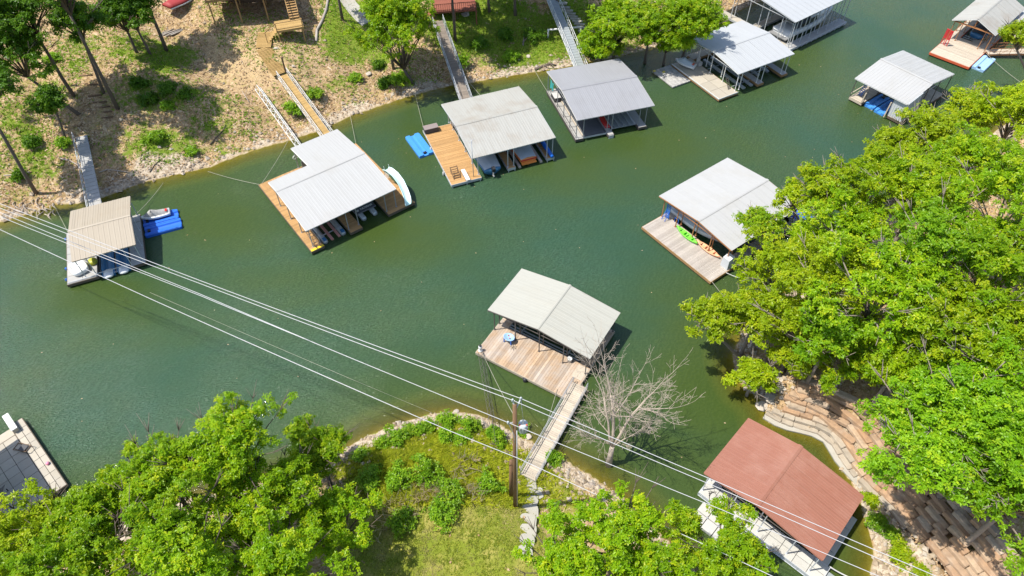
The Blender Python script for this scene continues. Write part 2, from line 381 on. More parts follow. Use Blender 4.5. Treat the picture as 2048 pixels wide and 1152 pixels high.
def axis(a, b, step, ext):
    core = list(np.arange(a, b + 1e-6, step)); lo, hi = [], []; s = step; x = a
    while x > ext[0]: s *= 1.35; x -= s; lo.append(x)
    s = step; x = b
    while x < ext[1]: s *= 1.35; x += s; hi.append(x)
    return np.array(lo[::-1] + core + hi)
gx, gy = axis(-92, 92, .5, (-420, 420)), axis(9, 122, .5, (-70, 520))
GX, GY = np.meshgrid(gx, gy)
GZ = terrain(GX, GY)
nx, ny = len(gx), len(gy)
co = np.stack([GX, GY, GZ], -1).reshape(-1, 3)
ii = np.arange(nx * ny).reshape(ny, nx)
faces = np.stack([ii[:-1, :-1], ii[:-1, 1:], ii[1:, 1:], ii[1:, :-1]], -1).reshape(-1, 4)

GRASS = [(705, 72, 62, 55, 1.1), (690, 25, 45, 40, .9), (760, 120, 30, 18, .7), (950, 60, 90, 50, 1.2), (1060, 85, 90, 60, 1.1), (1150, 60, 60, 70, 1.0), (990, 25, 80, 30, 1.1), (1230, 70, 60, 60, .6),
         (330, 115, 70, 35, .75), (270, 95, 60, 40, .6), (55, 330, 90, 50, .55), (310, 285, 90, 40, .66), (290, 190, 80, 45, .55), (40, 250, 60, 60, .5), (100, 180, 50, 50, .45), (370, 190, 60, 30, .5), (160, 110, 50, 50, .5), (560, 215, 60, 40, .4), (680, 170, 60, 25, .42), (590, 100, 50, 35, .35), (1010, 115, 100, 25, .5), (230, 300, 60, 30, .4), (430, 250, 70, 60, .42), (450, 300, 50, 20, .45),
         (900, 950, 190, 100, 1.5), (880, 1090, 200, 90, 1.4), (780, 925, 110, 60, 1.3), (1120, 1010, 70, 60, .6), (1010, 1000, 50, 70, .9), (980, 880, 60, 25, .5),
         (1795, 1110, 38, 48, .75), (2000, 1100, 70, 50, .7), (1760, 1010, 30, 30, .3)]
DIRT = [(520, 130, 130, 60, .7), (460, 110, 60, 50, .7), (740, 190, 80, 30, .4), (700, 1090, 70, 60, .9), (150, 250, 80, 60, .3)]
PX, PY = topx(GX, GY, GZ)
def blobs(L):
    s = np.zeros(GX.shape)
    for a, b, rx, ry, wt in L: s = np.maximum(s, wt * np.exp(-(((PX - a) / rx) ** 2 + ((PY - b) / ry) ** 2) ** 1.5 * .7))
    return s * (GY < 125) * (GY > 5)
land_d = np.minimum(np.minimum(seg_dist(GX, GY, N_SHORE), seg_dist(GX, GY, S_SHORE)), seg_dist(GX, GY, E_SHORE))
g_mask = blobs(GRASS); g_mask[(GY < 17) & (GX < 16)] = .8
beach = np.where(GZ > 0, np.exp(-(land_d / (1.6 + .5 * bumps(GX, GY, .1, .6) * .3)) ** 2), 0)
me = np_mesh('ground', co, faces, [], smooth=True)
ca = me.color_attributes.new('mask', 'FLOAT_COLOR', 'POINT')
ca.data.foreach_set('color', np.stack([g_mask, beach, blobs(DIRT), (GZ < 0) * np.clip(land_d / 2.5, 0, 1)], -1).astype(np.float32).ravel())

def groundmat():
    t = NT('lake bank ground'); p = t.pos(); a = t.n('ShaderNodeAttribute'); a.attribute_name = 'mask'
    sep = t.n('ShaderNodeSeparateColor'); t.l(a.outputs['Color'], sep.inputs[0])
    g, b, d = sep.outputs[0], sep.outputs[1], sep.outputs[2]
    cell = t.n('ShaderNodeSeparateColor'); t.l(t.voro(p, 6.5), cell.inputs[0])
    lit = t.ramp(cell.outputs[0], [(0, (.10, .06, .03)), (.2, (.28, .175, .085)), (.45, (.40, .27, .14)), (.75, (.52, .39, .25)), (.92, (.60, .48, .36)), (1, (.30, .17, .10))])
    lit = t.mix(t.ramp(t.noise(p, .35, 5, .6), [(.35, 0.0), (.7, 1.0)]), lit, t.mix(cell.outputs[1], (.33, .21, .10), (.50, .36, .20)))
    lit = t.mix(t.math('MULTIPLY', t.ramp(t.noise(p, 1.7, 6, .75), [(.47, 0.0), (.66, 1.0)]), .7), lit, (.10, .07, .035))
    # sprinkled green in the litter
    lit = t.mix(t.math('MULTIPLY', t.ramp(t.noise(p, .9, 6, .7), [(.53, 0.0), (.66, 1.0)]), .6), lit, t.mix(cell.outputs[1], (.15, .17, .02), (.36, .32, .07)))
    dirt = t.mix(t.noise(p, 3, 5, .7), (.42, .29, .13), (.55, .41, .22))
    dirt = t.mix(t.math('MULTIPLY', cell.outputs[2], .3), dirt, (.55, .45, .33))
    lit = t.mix(t.math('MULTIPLY', t.ramp(t.math('ADD', d, t.math('MULTIPLY', t.math('SUBTRACT', t.noise(p, .6, 6, .7), .5), 1.6)), [(.25, 0.0), (.75, 1.0)]), .6), lit, dirt)
    gr = t.mix(t.noise(p, 5, 5, .7), (.10, .14, .012), (.24, .27, .035))
    gr = t.mix(t.ramp(t.noise(p, .7, 4), [(.42, 0.0), (.65, 1.0)]), gr, t.mix(t.noise(p, 9, 4), (.24, .22, .045), (.36, .31, .10)))
    zy = t.n('ShaderNodeSeparateXYZ'); t.l(p, zy.inputs[0])
    gr = t.mix(t.math('MULTIPLY', t.ramp(t.math('MULTIPLY', zy.outputs[1], .01), [(.45, 0.0), (.55, 1.0)]), .75), gr, t.mix(t.noise(p, 4, 5, .7), (.065, .13, .010), (.20, .29, .030)))
    gf = t.ramp(t.math('ADD', g, t.math('MULTIPLY', t.math('SUBTRACT', t.noise(p, .75, 7, .72), .5), 2.0)), [(.38, 0.0), (.58, 1.0)])
    c = t.mix(gf, lit, gr)
    pc = t.n('ShaderNodeSeparateColor'); t.l(t.voro(p, 4.5), pc.inputs[0])
    gv = t.ramp(pc.outputs[0], [(0, (.28, .21, .14)), (.4, (.42, .34, .24)), (.8, (.52, .44, .34)), (1, (.34, .28, .22))])
    c = t.mix(t.ramp(t.math('ADD', b, t.math('MULTIPLY', t.math('SUBTRACT', t.noise(p, .8, 5), .5), .8)), [(.3, 0.0), (.5, 1.0)]), c, gv)
    z = t.n('ShaderNodeSeparateXYZ'); t.l(p, z.inputs[0])
    uw = t.ramp(t.math('ADD', t.math('MULTIPLY', z.outputs[2], -6.0), .3), [(0, 0.0), (.5, 1.0)])
    mud = t.mix(t.noise(p, 1.5, 5, .7), (.16, .10, .018), (.38, .26, .05))
    mud = t.mix(t.math('MULTIPLY', pc.outputs[1], .35), mud, (.38, .30, .14))
    c = t.mix(uw, c, mud)
    h = t.math('ADD', t.math('MULTIPLY', cell.outputs[0], .5), t.noise(p, 8, 5, .7))
    return t.done(t.bsdf(c, .95, .1, bump=h, bstr=.8, bdist=.10))
me.materials.append(groundmat())
tag(link('ground', me), kind='structure')

# ------------------------------------------------------------------ water
wx, wy = axis(-92, 92, .8, (-420, 420)), axis(9, 122, .8, (-70, 520))
WX, WY = np.meshgrid(wx, wy); WT = terrain(WX, WY)
iw = np.arange(WX.size).reshape(WX.shape)
wf = np.stack([iw[:-1, :-1], iw[:-1, 1:], iw[1:, 1:], iw[1:, :-1]], -1).reshape(-1, 4)
keep = (WT.ravel()[wf].min(1) < .25); wf = wf[keep]
wm = np_mesh('lake_water', np.stack([WX, WY, 0 * WX], -1).reshape(-1, 3), wf, [], smooth=True)
da = wm.attributes.new('depth', 'FLOAT', 'POINT'); da.data.foreach_set('value', np.clip(-WT, 0, 3).astype(np.float32).ravel())
wpx, wpy = topx(WX, WY, 0 * WX); calm_reflection = np.zeros(WX.shape)
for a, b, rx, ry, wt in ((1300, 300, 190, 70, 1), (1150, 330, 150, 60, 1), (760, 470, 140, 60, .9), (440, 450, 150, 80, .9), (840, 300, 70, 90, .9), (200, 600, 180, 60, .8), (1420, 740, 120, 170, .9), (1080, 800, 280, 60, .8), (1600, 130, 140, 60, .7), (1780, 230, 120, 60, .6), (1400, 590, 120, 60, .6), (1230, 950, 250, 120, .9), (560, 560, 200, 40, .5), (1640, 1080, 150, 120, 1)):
    calm_reflection = np.maximum(calm_reflection, wt * np.exp(-(((wpx - a) / rx) ** 2 + ((wpy - b) / ry) ** 2)))   # wind-sheltered water: weaker ripples, and olive painted for reflected banks instead of sky
cl_a = wm.attributes.new('calm_reflection', 'FLOAT', 'POINT'); cl_a.data.foreach_set('value', calm_reflection.astype(np.float32).ravel())
def watermat():
    t = NT('green lake water'); p = t.pos(); dep = t.attr('depth')
    n1 = t.noise(t.vmap(p, (1, 1.5, 1), rot=(0, 0, R(-25))), .035, 4, .55, .6)
    n2 = t.noise(t.vmap(p, (1, 2.2, 1), rot=(0, 0, R(-28))), .22, 4, .6)
    f = t.ramp(t.math('ADD', t.math('MULTIPLY', n1, .8), t.math('MULTIPLY', n2, .2)), [(.40, 0.0), (.60, 1.0)])
    body = t.mix(t.math('MULTIPLY', t.math('SUBTRACT', t.math('ADD', t.math('MULTIPLY', f, .45), .55), t.math('MULTIPLY', t.attr('calm_reflection'), 1.0), True), t.ramp(t.math('MULTIPLY', dep, .33), [(.15, .1), (.8, 1.0)])), (.037, .062, .014), (.025, .061, .033))  # teal is the sky's reflection on rippled water, painted into the body colour
    body = t.mix(t.ramp(t.math('MULTIPLY', dep, .33), [(.06, 1.0), (.30, 0.0)]), body, (.075, .085, .014))
    # wind ripples: fine crests in two trains plus chop
    wv = t.n('ShaderNodeTexWave', wave_type='BANDS', bands_direction='Y'); t.l(t.vmap(p, rot=(0, 0, R(-62))), wv.inputs[0])
    wv.inputs['Scale'].default_value = .85; wv.inputs['Distortion'].default_value = 11.0; wv.inputs['Detail'].default_value = 3; wv.inputs['Detail Scale'].default_value = 1.6
    chop = t.noise(t.vmap(p, (1.0, 2.4, 1), rot=(0, 0, R(-62))), 3.0, 5, .65, .5)
    amp = t.math('MULTIPLY', t.ramp(t.noise(p, .06, 3), [(.35, .3), (.62, 1.0)]), t.math('SUBTRACT', 1.0, t.math('MULTIPLY', t.attr('calm_reflection'), .65)))
    hgt = t.math('MULTIPLY', t.math('ADD', t.math('MULTIPLY', wv.outputs['Fac'], .16), chop), amp)
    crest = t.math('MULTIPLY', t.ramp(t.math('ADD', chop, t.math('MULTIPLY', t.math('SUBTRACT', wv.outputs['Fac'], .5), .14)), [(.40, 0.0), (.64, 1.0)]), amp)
    body = t.mix(crest, body, t.mix(1.0, body, (1.65, 1.45, 1.6), 'MULTIPLY'))  # ripple sheen painted in: body colour lightened along the crests
    s = t.bsdf(body, .08, .5, bump=hgt, bstr=.8, bdist=.14, IOR=1.33)
    tr = t.n('ShaderNodeBsdfTransparent'); tr.inputs[0].default_value = (.72, .78, .52, 1)
    fz = t.n('ShaderNodeMixShader'); gl = t.n('ShaderNodeBsdfGlossy'); gl.inputs['Roughness'].default_value = .06
    fz.inputs[0].default_value = .04; t.l(tr.outputs[0], fz.inputs[1]); t.l(gl.outputs[0], fz.inputs[2])
    mx = t.n('ShaderNodeMixShader'); t.l(t.ramp(t.math('ADD', t.math('MULTIPLY', dep, 1.5), t.math('MULTIPLY', t.math('SUBTRACT', t.noise(p, .5, 4), .5), .12)), [(.06, 0.0), (.42, .55), (.95, 1.0)]), mx.inputs[0])
    t.l(fz.outputs[0], mx.inputs[1]); t.l(s, mx.inputs[2])
    return t.done(mx.outputs[0])
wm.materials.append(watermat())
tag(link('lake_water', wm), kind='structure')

# ------------------------------------------------------------------ retaining wall of sandstone courses
def resample(line, step):
    P = [Vector((*p, 0)) for p in line]; out = [P[0]]; 
    for a, b in zip(P[:-1], P[1:]):
        n = max(1, int((b - a).length / step)); out += [a.lerp(b, (k + 1) / n) for k in range(n)]
    return out
wl = resample(WALL, .3)
for _ in range(3): wl = [wl[0]] + [(wl[i - 1] + wl[i] * 2 + wl[i + 1]) / 4 for i in range(1, len(wl) - 1)] + [wl[-1]]
def wnorm(i):
    i = max(0, min(len(wl) - 1, i)); a, b = wl[max(0, i - 3)], wl[min(len(wl) - 1, i + 3)]
    d = (b - a).normalized(); return Vector((-d.y, d.x, 0))
wall = thing('retaining_wall', 'terraced retaining wall of long reddish sandstone blocks curving behind the red-roofed dock', 'wall', tuple(wl[0]))
wall_o = wl[0].copy()
def stone_mesh(k):
    r = random.Random(k); mb = MB()
    # rough block: chamfered box, unit size, origin at the middle of its base
    prof = []
    for x in (-.5, -.47, -.15, .18, .47, .5):
        e = .10 if abs(x) == .5 else 0.0
        j = lambda s: r.uniform(-s, s)
        prof.append([(x + j(.012), -.5 + e + j(.05), .08 + e), (x + j(.012), -.46 + e + j(.05), .86 - e + j(.06)), (x + j(.012), -.36 + j(.05), 1.0 - e + j(.05)), (x + j(.012), .36 + j(.05), 1.0 - e + j(.07)), (x + j(.012), .5 - e + j(.04), .8), (x + j(.012), .5 - e, 0), (x + j(.012), -.44, 0)])
    mb.loft(prof, True, True, False)
    return mb.mesh('stone', MAT['stone'])
stone_meshes = [stone_mesh(k) for k in range(9)]
pale_meshes = []
for m_ in stone_meshes[:4]:
    q = m_.copy(); q.materials[0] = MAT['stone_pale']; pale_meshes.append(q)
NC = 9
for c in range(NC):
    i = rnd.uniform(0, 3) + c * .5; end = len(wl) - 2
    gap = 43 if c > 1 else -1
    while i < end:
        ln = rnd.choice((.9, 1.1, 1.4, 1.7, 2.1))
        if c == 0: ln *= .9
        a = int(i); b = min(end, int(i + ln / .3))
        if b - a < 2: break
        mid = (a + b) // 2
        n = wnorm(mid); off = .30 + c * .40 + rnd.uniform(-.025, .025)
        pa, pb = wl[a] + wnorm(a) * off, wl[b] + wnorm(b) * off
        d = pb - pa; lnr = d.length
        ctr = (pa + pb) / 2
        if lnr > .3:
            hh = .27 + rnd.uniform(-.04, .04)
            o = link('stone', rnd.choice(pale_meshes if c < 1 + (i < 22) and i < len(wl) * .55 else stone_meshes), wall, (ctr.x - wall_o.x, ctr.y - wall_o.y, max(0, tz(*(wl[mid] - wnorm(mid) * .5)[:2])) + .02 + c * .27 + rnd.uniform(-.015, .015)), math.atan2(d.y, d.x) + rnd.uniform(-.015, .015),
                     rx=rnd.uniform(-.03, .02), ry=rnd.uniform(-.012, .012), scale=(lnr * .97, rnd.uniform(.50, .60), hh + .05))
        i += ln / .3 + .12
# flat cap slabs on the bend
for px, py, sx, sy, rz in ((1655, 772, 2.1, 1.3, -.5), (1610, 785, 1.5, 1.1, .3), (1632, 795, 1.7, .7, -.6), (1590, 790, 1.0, .8, .7), (1680, 800, 1.4, .7, -.7)):
    p = gnd(px, py); link('stone', rnd.choice(stone_meshes), wall, (p[0] - wall_o.x, p[1] - wall_o.y, p[2] - .06), rz, scale=(sx, sy, .20))
# pale poured footing along the water
ft = MB(); fr = []
for i in range(0, len(wl), 3):
    n = wnorm(i); p = wl[i] - wall_o; wd = .30 + .08 * math.sin(i * .4)
    q0, q1 = p - n * wd, p + n * .30
    fr.append([(q0.x, q0.y, -.5), (q0.x, q0.y, .12), (q1.x, q1.y, .16), (q1.x, q1.y, -.5)])
ft.loft(fr[:int(len(fr) * .62)], True, True, False)
ft.build('footing', MAT['concrete'], wall)
# ------------------------------------------------------------------ boat docks
ZD = 0.50
_plank = {}
def plank_mesh(mat, ln, wd, key):
    k = (mat, round(ln, 2), round(wd, 3), key)
    if k not in _plank:
        mb = MB(); j = .008
        mb.box((0, 0, -.02), (ln, wd * .93, .04)); _plank[k] = mb.mesh('plank', MAT[mat])
    return _plank[k]
def planks(parent, u0, u1, v0, v1, mat, along='u', wd=.15, z=ZD):
    ln, span = ((u1 - u0), (v1 - v0)) if along == 'u' else ((v1 - v0), (u1 - u0))
    n = max(1, round(span / wd)); wd = span / n
    me = plank_mesh(mat, ln, wd, along)
    for i in range(n):
        s = -span / 2 + wd * (i + .5)
        x, y = (0, s) if along == 'u' else (s, 0)
        link('plank', me, parent, ((u0 + u1) / 2 + x + rnd.uniform(-.012, .012) * (along == 'u'), (v0 + v1) / 2 + y + rnd.uniform(-.012, .012) * (along == 'v'), z + rnd.uniform(-.004, .004)), (0 if along == 'u' else math.pi / 2) + rnd.uniform(-.002, .002))
def panels(parent, u0, u1, v0, v1, mat, du, dv, z=ZD, name='deck_panel'):
    nu, nv = max(1, round((u1 - u0) / du)), max(1, round((v1 - v0) / dv)); du, dv = (u1 - u0) / nu, (v1 - v0) / nv
    mb = MB(); mb.box((0, 0, -.03), (du - .035, dv - .035, .06)); me = mb.mesh(name, MAT[mat])
    for i in range(nu):
        for j in range(nv):
            link(name, me, parent, (u0 + du * (i + .5), v0 + dv * (j + .5), z + rnd.uniform(-.006, .006)))
class Dock: pass
def dock(label, cx, cy, th, name='boat_dock'):
    D = Dock(); D.o = thing(name, label, 'boat dock', (cx, cy, 0), th); D.th = th; D.cx, D.cy = cx, cy
    D.c, D.s = math.cos(th), math.sin(th); D.deck = None; D.roof = None
    return D
def W(D, u, v, z=0.0): return Vector((D.cx + u * D.c - v * D.s, D.cy + u * D.s + v * D.c, z))
def decks(D, rects, rim='frame', floats=True):
    fr = MB(); fl = MB()
    for r in rects:
        u0, u1, v0, v1 = r[:4]; k = .02
        fr.b6(u0 - .04, u1 + .04, v0 - .04, v0 + .05, .18, ZD - .012); fr.b6(u0 - .04, u1 + .04, v1 - .05, v1 + .04, .18, ZD - .014)
        fr.b6(u0 - .042, u0 + .05, v0, v1, .18, ZD - .016); fr.b6(u1 - .05, u1 + .042, v0, v1, .18, ZD - .018)
        nj = int(max(v1 - v0, u1 - u0) / 1.2)
        for j in range(1, nj):
            t = j / nj
            if v1 - v0 > u1 - u0: fr.b6(u0 + .05, u1 - .05, v0 + (v1 - v0) * t - .04, v0 + (v1 - v0) * t + .04, .25, ZD - .05)
            else: fr.b6(u0 + (u1 - u0) * t - .04, u0 + (u1 - u0) * t + .04, v0 + .05, v1 - .05, .25, ZD - .05)
        nf = max(1, int(max(v1 - v0, u1 - u0) / 1.9))
        for j in range(nf):
            t0, t1 = (j + .08) / nf, (j + .92) / nf
            if v1 - v0 > u1 - u0: fl.b6(u0 + .01, u1 - .01, v0 + (v1 - v0) * t0, v0 + (v1 - v0) * t1, -.35, .20)
            else: fl.b6(u0 + (u1 - u0) * t0, u0 + (u1 - u0) * t1, v0 + .01, v1 - .01, -.35, .20)
    D.deck = fr.build('deck', MAT[rim], D.o)
    fl.build('float', MAT['float'], D.deck)
    for r in rects:
        st = r[4]; u0, u1, v0, v1 = r[:4]
        if st[0] == 'p': planks(D.deck, u0, u1, v0, v1, st[1], st[2], st[3] if len(st) > 3 else .15)
        elif st[0] == 'g': panels(D.deck, u0, u1, v0, v1, st[1], st[2], st[3])
def roof(D, near, far, vr, eave, rise, vn, mat, trim='white_paint', frame='grey_post', cover=.95, rib=.30, cap=.16, capmat=None, rh=.006):
    """near/far: lists of (u0,u1,v_eave); ridge line at v=vr; plane slopes set by vn (eave v giving height 'eave')"""
    D.eave, D.rise, D.vr = eave, rise, vr
    D.sn, D.sf = rise / (vr - vn[0]), rise / (vn[1] - vr)
    D.rz = lambda v: eave + rise - (D.sn * (vr - v) if v < vr else D.sf * (v - vr))
    fb = MB(); us = sorted({round(x, 2) for r in near + far for x in r[:2]}); u0, u1 = us[0], us[-1]
    n = max(2, int((u1 - u0) / 2.4))
    for i in range(n + 1):
        u = u0 + .12 + (u1 - u0 - .24) * i / n
        for L in (near, far):
            for a, b, ve in L:
                if a - .01 <= u <= b + .01: fb.bar((u, ve, D.rz(ve) - .10), (u, vr, eave + rise - .10), .07); break
        fa = [ve for a, b, ve in far if a <= u <= b]; na = [ve for a, b, ve in near if a <= u <= b]
        if fa and na: fb.bar((u, na[0] + .1, eave - .15), (u, fa[0] - .1, min(eave, D.rz(fa[0])) - .15), .06); fb.bar((u, vr, eave - .15), (u, vr, eave + rise - .1), .05)
    for L, sgn in ((near, -1), (far, 1)):
        for a, b, ve in L:
            k = max(2, int(abs(ve - vr) / 1.3))
            for i in range(k + 1):
                v = vr + (ve - vr) * i / k * .98; fb.bar((a + .03, v, D.rz(v) - .07), (b - .03, v, D.rz(v) - .07), .05)
    D.roof = fb.build('roof', MAT[frame], D.o)
    tb = MB()
    for L in (near, far):
        for a, b, ve in L:
            z = D.rz(ve); tb.bar((a, ve, z - .07), (b, ve, z - .07), .09)
            for u in (a, b):
                tb.bar((u, ve, z - .07), (u, vr, eave + rise - .07), .09)
    tb.build('roof_trim', MAT[trim], D.roof)
    for L, side in ((near, -1), (far, 1)):
        for a, b, ve in L:
            m = max(1, round((b - a) / cover)); wd = (b - a) / m; slope = math.hypot(ve - vr, D.rz(ve) - eave - rise)
            ang = math.atan2(eave + rise - D.rz(ve), abs(ve - vr))
            mb = MB(); nr = max(1, round(wd / rib)); xs = []
            for j in range(nr):
                x = -wd / 2 + wd * j / nr; q = wd / nr
                xs += [(x, 0), (x + q * .34, 0), (x + q * .42, rh), (x + q * .58, rh), (x + q * .66, 0)]
            xs.append((wd / 2, 0)); xs[0] = (xs[0][0] - .015, .012)   # lap over the neighbour
            K = 3
            mb.add([(x, slope * 1.012 * i / K - slope * .012, z) for i in range(K + 1) for x, z in xs],
                   [(i * len(xs) + j, i * len(xs) + j + 1, (i + 1) * len(xs) + j + 1, (i + 1) * len(xs) + j) for i in range(K) for j in range(len(xs) - 1)])
            me = mb.mesh('roof_panel', MAT[mat])
            for i in range(m):
                u = a + wd * (i + .5)
                link('roof_panel', me, D.roof, (u, ve, D.rz(ve) + rnd.uniform(0, .006)), 0 if side < 0 else math.pi, rx=ang + rnd.uniform(-.0012, .0012))
    cb = MB(); zr = eave + rise + .035
    cb.add([(u, vr + s * cap, zr + .012 - (cap * (D.sn if s < 0 else D.sf)) * (s != 0) + (.02 if s == 0 else 0)) for u in (u0 - .04, u1 + .04) for s in (-1, 0, 1)], [(0, 3, 4, 1), (1, 4, 5, 2)])
    cb.build('ridge_cap', MAT[capmat or mat], D.roof)
def posts(D, pts, mat='grey_post', w=.085, zb=ZD - .1):
    mb = MB(); 
    for u, v in pts:
        zt = D.rz(v) - .06; m = MB(); m.box((0, 0, (zt + zb) / 2), (w, w, zt - zb)); m.box((0, 0, ZD + .015), (w * 2.2, w * 2.2, .03)); m.build('post', MAT[mat], D.o, (u, v, 0))
def rail(D, pts, mat='galv', w=.05, name='hand_rail'):
    mb = MB()
    for a, b in zip(pts[:-1], pts[1:]): mb.bar(a, b, w)
    return mb.build(name, MAT[mat], D.o)
def grid(a, b, n): return [a + (b - a) * i / (n - 1) for i in range(n)]

ROOF = {
 'white': roofmat('white metal roof', (0.361, 0.361, 0.353), (0.273, 0.258, 0.224), .4),
 'white_warm': roofmat('weathered white metal roof', (0.327, 0.323, 0.296), (0.212, 0.174, 0.132), .6),
 'grey': roofmat('grey metal roof', (0.251, 0.254, 0.267), (0.178, 0.174, 0.174), .4),
 'bluewhite': roofmat('bright metal roof', (0.356, 0.369, 0.377), (0.280, 0.280, 0.280), .3),
 'tan': roofmat('tan metal roof', (0.336, 0.290, 0.226), (0.246, 0.186, 0.119), .25),
 'cream': roofmat('cream metal roof', (0.343, 0.339, 0.297), (0.283, 0.263, 0.214), .35),
 'red': roofmat('brick red metal roof', (0.263, 0.115, 0.080), (0.322, 0.185, 0.146), .45, .36),
}
MAT.update({'r_' + k: v for k, v in ROOF.items()})

# D1 tan roof -------------------------------------------------------
D1 = dock('small floating dock with a tan metal roof, white tub on its front corner', -41.28, 51.36, .40)
decks(D1, [(-4.45, -1.63, -4.0, 2.7, ('g', 'panel_grey', 1.4, 1.2)), (-4.45, 2.9, 2.74, 3.9, ('g', 'panel_grey', 1.2, 1.15)), (1.5, 2.9, -3.9, 2.7, ('g', 'panel_grey', 1.4, 1.1))])
roof(D1, [(-2.885, 2.885, -3.87)], [(-2.885, 2.885, 3.90)], .02, 3.05, .60, (-3.87, 3.9), 'r_tan', 'wood_tan', 'grey_post', .48, .48, .16, None, .02)
posts(D1, [(-2.7, v) for v in (-3.7, -1.2, 1.2, 3.7)] + [(2.7, v) for v in (-3.7, -1.2, 1.2, 3.7)] + [(-1.7, -3.8), (1.6, -3.8)], 'galv', .07)
mb = MB(); mb.bar((-1.6, -3.85, .75), (1.5, -3.85, .75), .06); mb.bar((-1.6, -3.85, .3), (1.5, -3.85, .3), .06)
for u in (-1.5, 0, 1.4): mb.bar((u, -3.85, .2), (u, .5, .2), .07)
mb.build('lift_frame', MAT['galv'], D1.o)
for v in (3.2, -1.4, -3.0):
    mb = MB(); mb.lathe([(.02, -.18), (.12, -.12), (.14, 0), (.12, .12), (.02, .18)], (0, 0, .3)); mb.build('bumper', MAT['blue_metal'], D1.o, (-4.6, v, 0))
rail(D1, [(-4.4, -3.9, .62), (-1.7, -3.9, .62)], 'galv', .06)
# D2 white L roof ---------------------------------------------------
D2 = dock('large dock with an L-shaped white metal roof and golden plank decks', -20.32, 58.97, .64)
PG = ('p', 'wood_gold', 'u', .15)
decks(D2, [(-5.42, -4.0, -7.0, 4.76, PG), (-5.42, 6.95, 4.8, 6.2, ('p', 'wood_gold', 'v', .15)), (-.9, .47, -7.0, 4.76, PG), (3.7, 6.95, -7.0, 4.76, PG)])
roof(D2, [(-5.22, 5.22, -6.56)], [(-5.22, -.6, 2.12), (-.6, 5.22, 6.56)], .02, 3.05, .63, (-6.56, 6.56), 'r_white', 'white_paint', 'dark_post', .95, .3, .16, None, .009)
posts(D2, [(-4.95, v) for v in (-6.4, -3.8, -1.2, 1.4)] + [(-4.1, v) for v in (-6.3, -1.2)] + [(-.8, -6.4), (.38, -6.4), (3.8, -6.4), (5.0, -6.4), (5.0, -2.2), (5.0, 2.0), (5.0, 6.2), (-.5, 6.2), (-.5, 2.2), (2.3, 6.2)], 'grey_post', .08)
mb = MB()
mb.bar((-4.1, -6.3, .9), (-4.1, 2.0, .9), .06)
mb.build('lift_frame', MAT['galv'], D2.o)
for u, v in ((-4.95, -3.8), (-4.95, -1.2)):
    mb = MB(); mb.bar((0, 0, .02 + ZD), (.9, 0, ZD + .02), .05); mb.build('crossbar', MAT['dark_post'], D2.o, (u, v, 0))
mb = MB()   # folded swim ladder on the front left deck
for u in (-4.85, -4.35): mb.bar((u, -6.6, .62), (u, -4.9, 1.5), .05)
for k in range(6): mb.bar((-4.85, -6.6 + k * .32, .62 + k * .166), (-4.35, -6.6 + k * .32, .62 + k * .166), .05)
mb.build('swim_ladder', MAT['dark_post'], D2.o)
for u in (-4.75, -4.3):
    mb = MB(); mb.bar((0, -.2, .56), (0, .2, .56), .08); mb.bar((0, -.1, .5), (0, -.1, .58), .06); mb.bar((0, .1, .5), (0, .1, .58), .06); mb.build('cleat', MAT['black'], D2.o, (u, -6.75, 0))
mb = MB(); mb.b6(-5.4, -4.0, -7.0, -6.72, ZD + .003, ZD + .02); mb.build('edge_strip', MAT['yellow'], D2.o)
mb = MB()   # horseshoe ring and screen panel at the notch
mb.tube([(-.55 + .22 * math.cos(a), 6.35, 1.9 + .22 * math.sin(a)) for a in [R(i * 30) for i in range(13)]], .05, 6); mb.build('life_ring', MAT['white_paint'], D2.o)
mb = MB(); mb.b6(-.5, .1, 4.6, 4.64, .5, 2.4); mb.build('screen_panel', MAT['panel_grey'], D2.o)
# D3 weathered white roof -------------------------------------------
D3 = dock('dock with a streaked white metal roof, golden sun deck and a thin mast', -1.56, 68.76, .37)
decks(D3, [(-7.8, -4.26, -6.05, 4.9, PG), (-.9, 0, -5.8, 3.9, PG), (3.95, 4.85, -5.8, 3.9, PG), (-4.2, 4.85, 3.94, 5.3, ('p', 'wood_gold', 'v', .15))], 'galv')
roof(D3, [(-5.035, 5.035, -5.54)], [(-5.035, 5.035, 5.54)], -.07, 3.05, .66, (-5.54, 5.54), 'r_white_warm', 'galv', 'grey_post', .95, .3, .16, None, .013)
posts(D3, [(-4.4, v) for v in (-5.5, -3.3, -1.0, 1.3, 3.6, 5.2)] + [(-.8, -5.5), (-.08, -5.5), (4.05, -5.5), (4.75, -5.5), (4.75, 0), (4.75, 5.2), (-.5, 5.2), (-.45, 0)], 'galv', .08)
mb = MB(); mb.tube([(0, 0, ZD), (0, 0, 5.6)], .045, 6); mb.tube([(-.35, 0, 5.45), (.35, 0, 5.6)], .02, 5); mb.tube([(0, -.3, 5.55), (0, .3, 5.6)], .02, 5)
mb.build('mast', MAT['galv'], D3.o, (-5.04, -5.65, 0))
mb = MB()
for u in (-7.25, -6.45): mb.bar((u, -5.35, ZD), (u, -4.0, 1.35), .06)
for k in range(6): mb.bar((-7.25, -5.2 + k * .22, .6 + k * .14), (-6.45, -5.2 + k * .22, .6 + k * .14), .06)
for u in (-7.25, -6.45): mb.bar((u, -4.3, ZD), (u, -4.05, 1.3), .05)
mb.build('swim_ladder', MAT['wood_brown'], D3.o)
mb = MB(); mb.b6(-6.15, -5.7, -6.5, -4.5, .92, .99); mb.build('diving_board', MAT['white_paint'], D3.o)
mb = MB(); mb.b6(-6.1, -5.75, -5.2, -4.9, ZD, .92); mb.b6(-6.1, -5.75, -6.0, -5.8, ZD, .92); mb.build('board_stand', MAT['grey_post'], D3.o)
mb = MB()
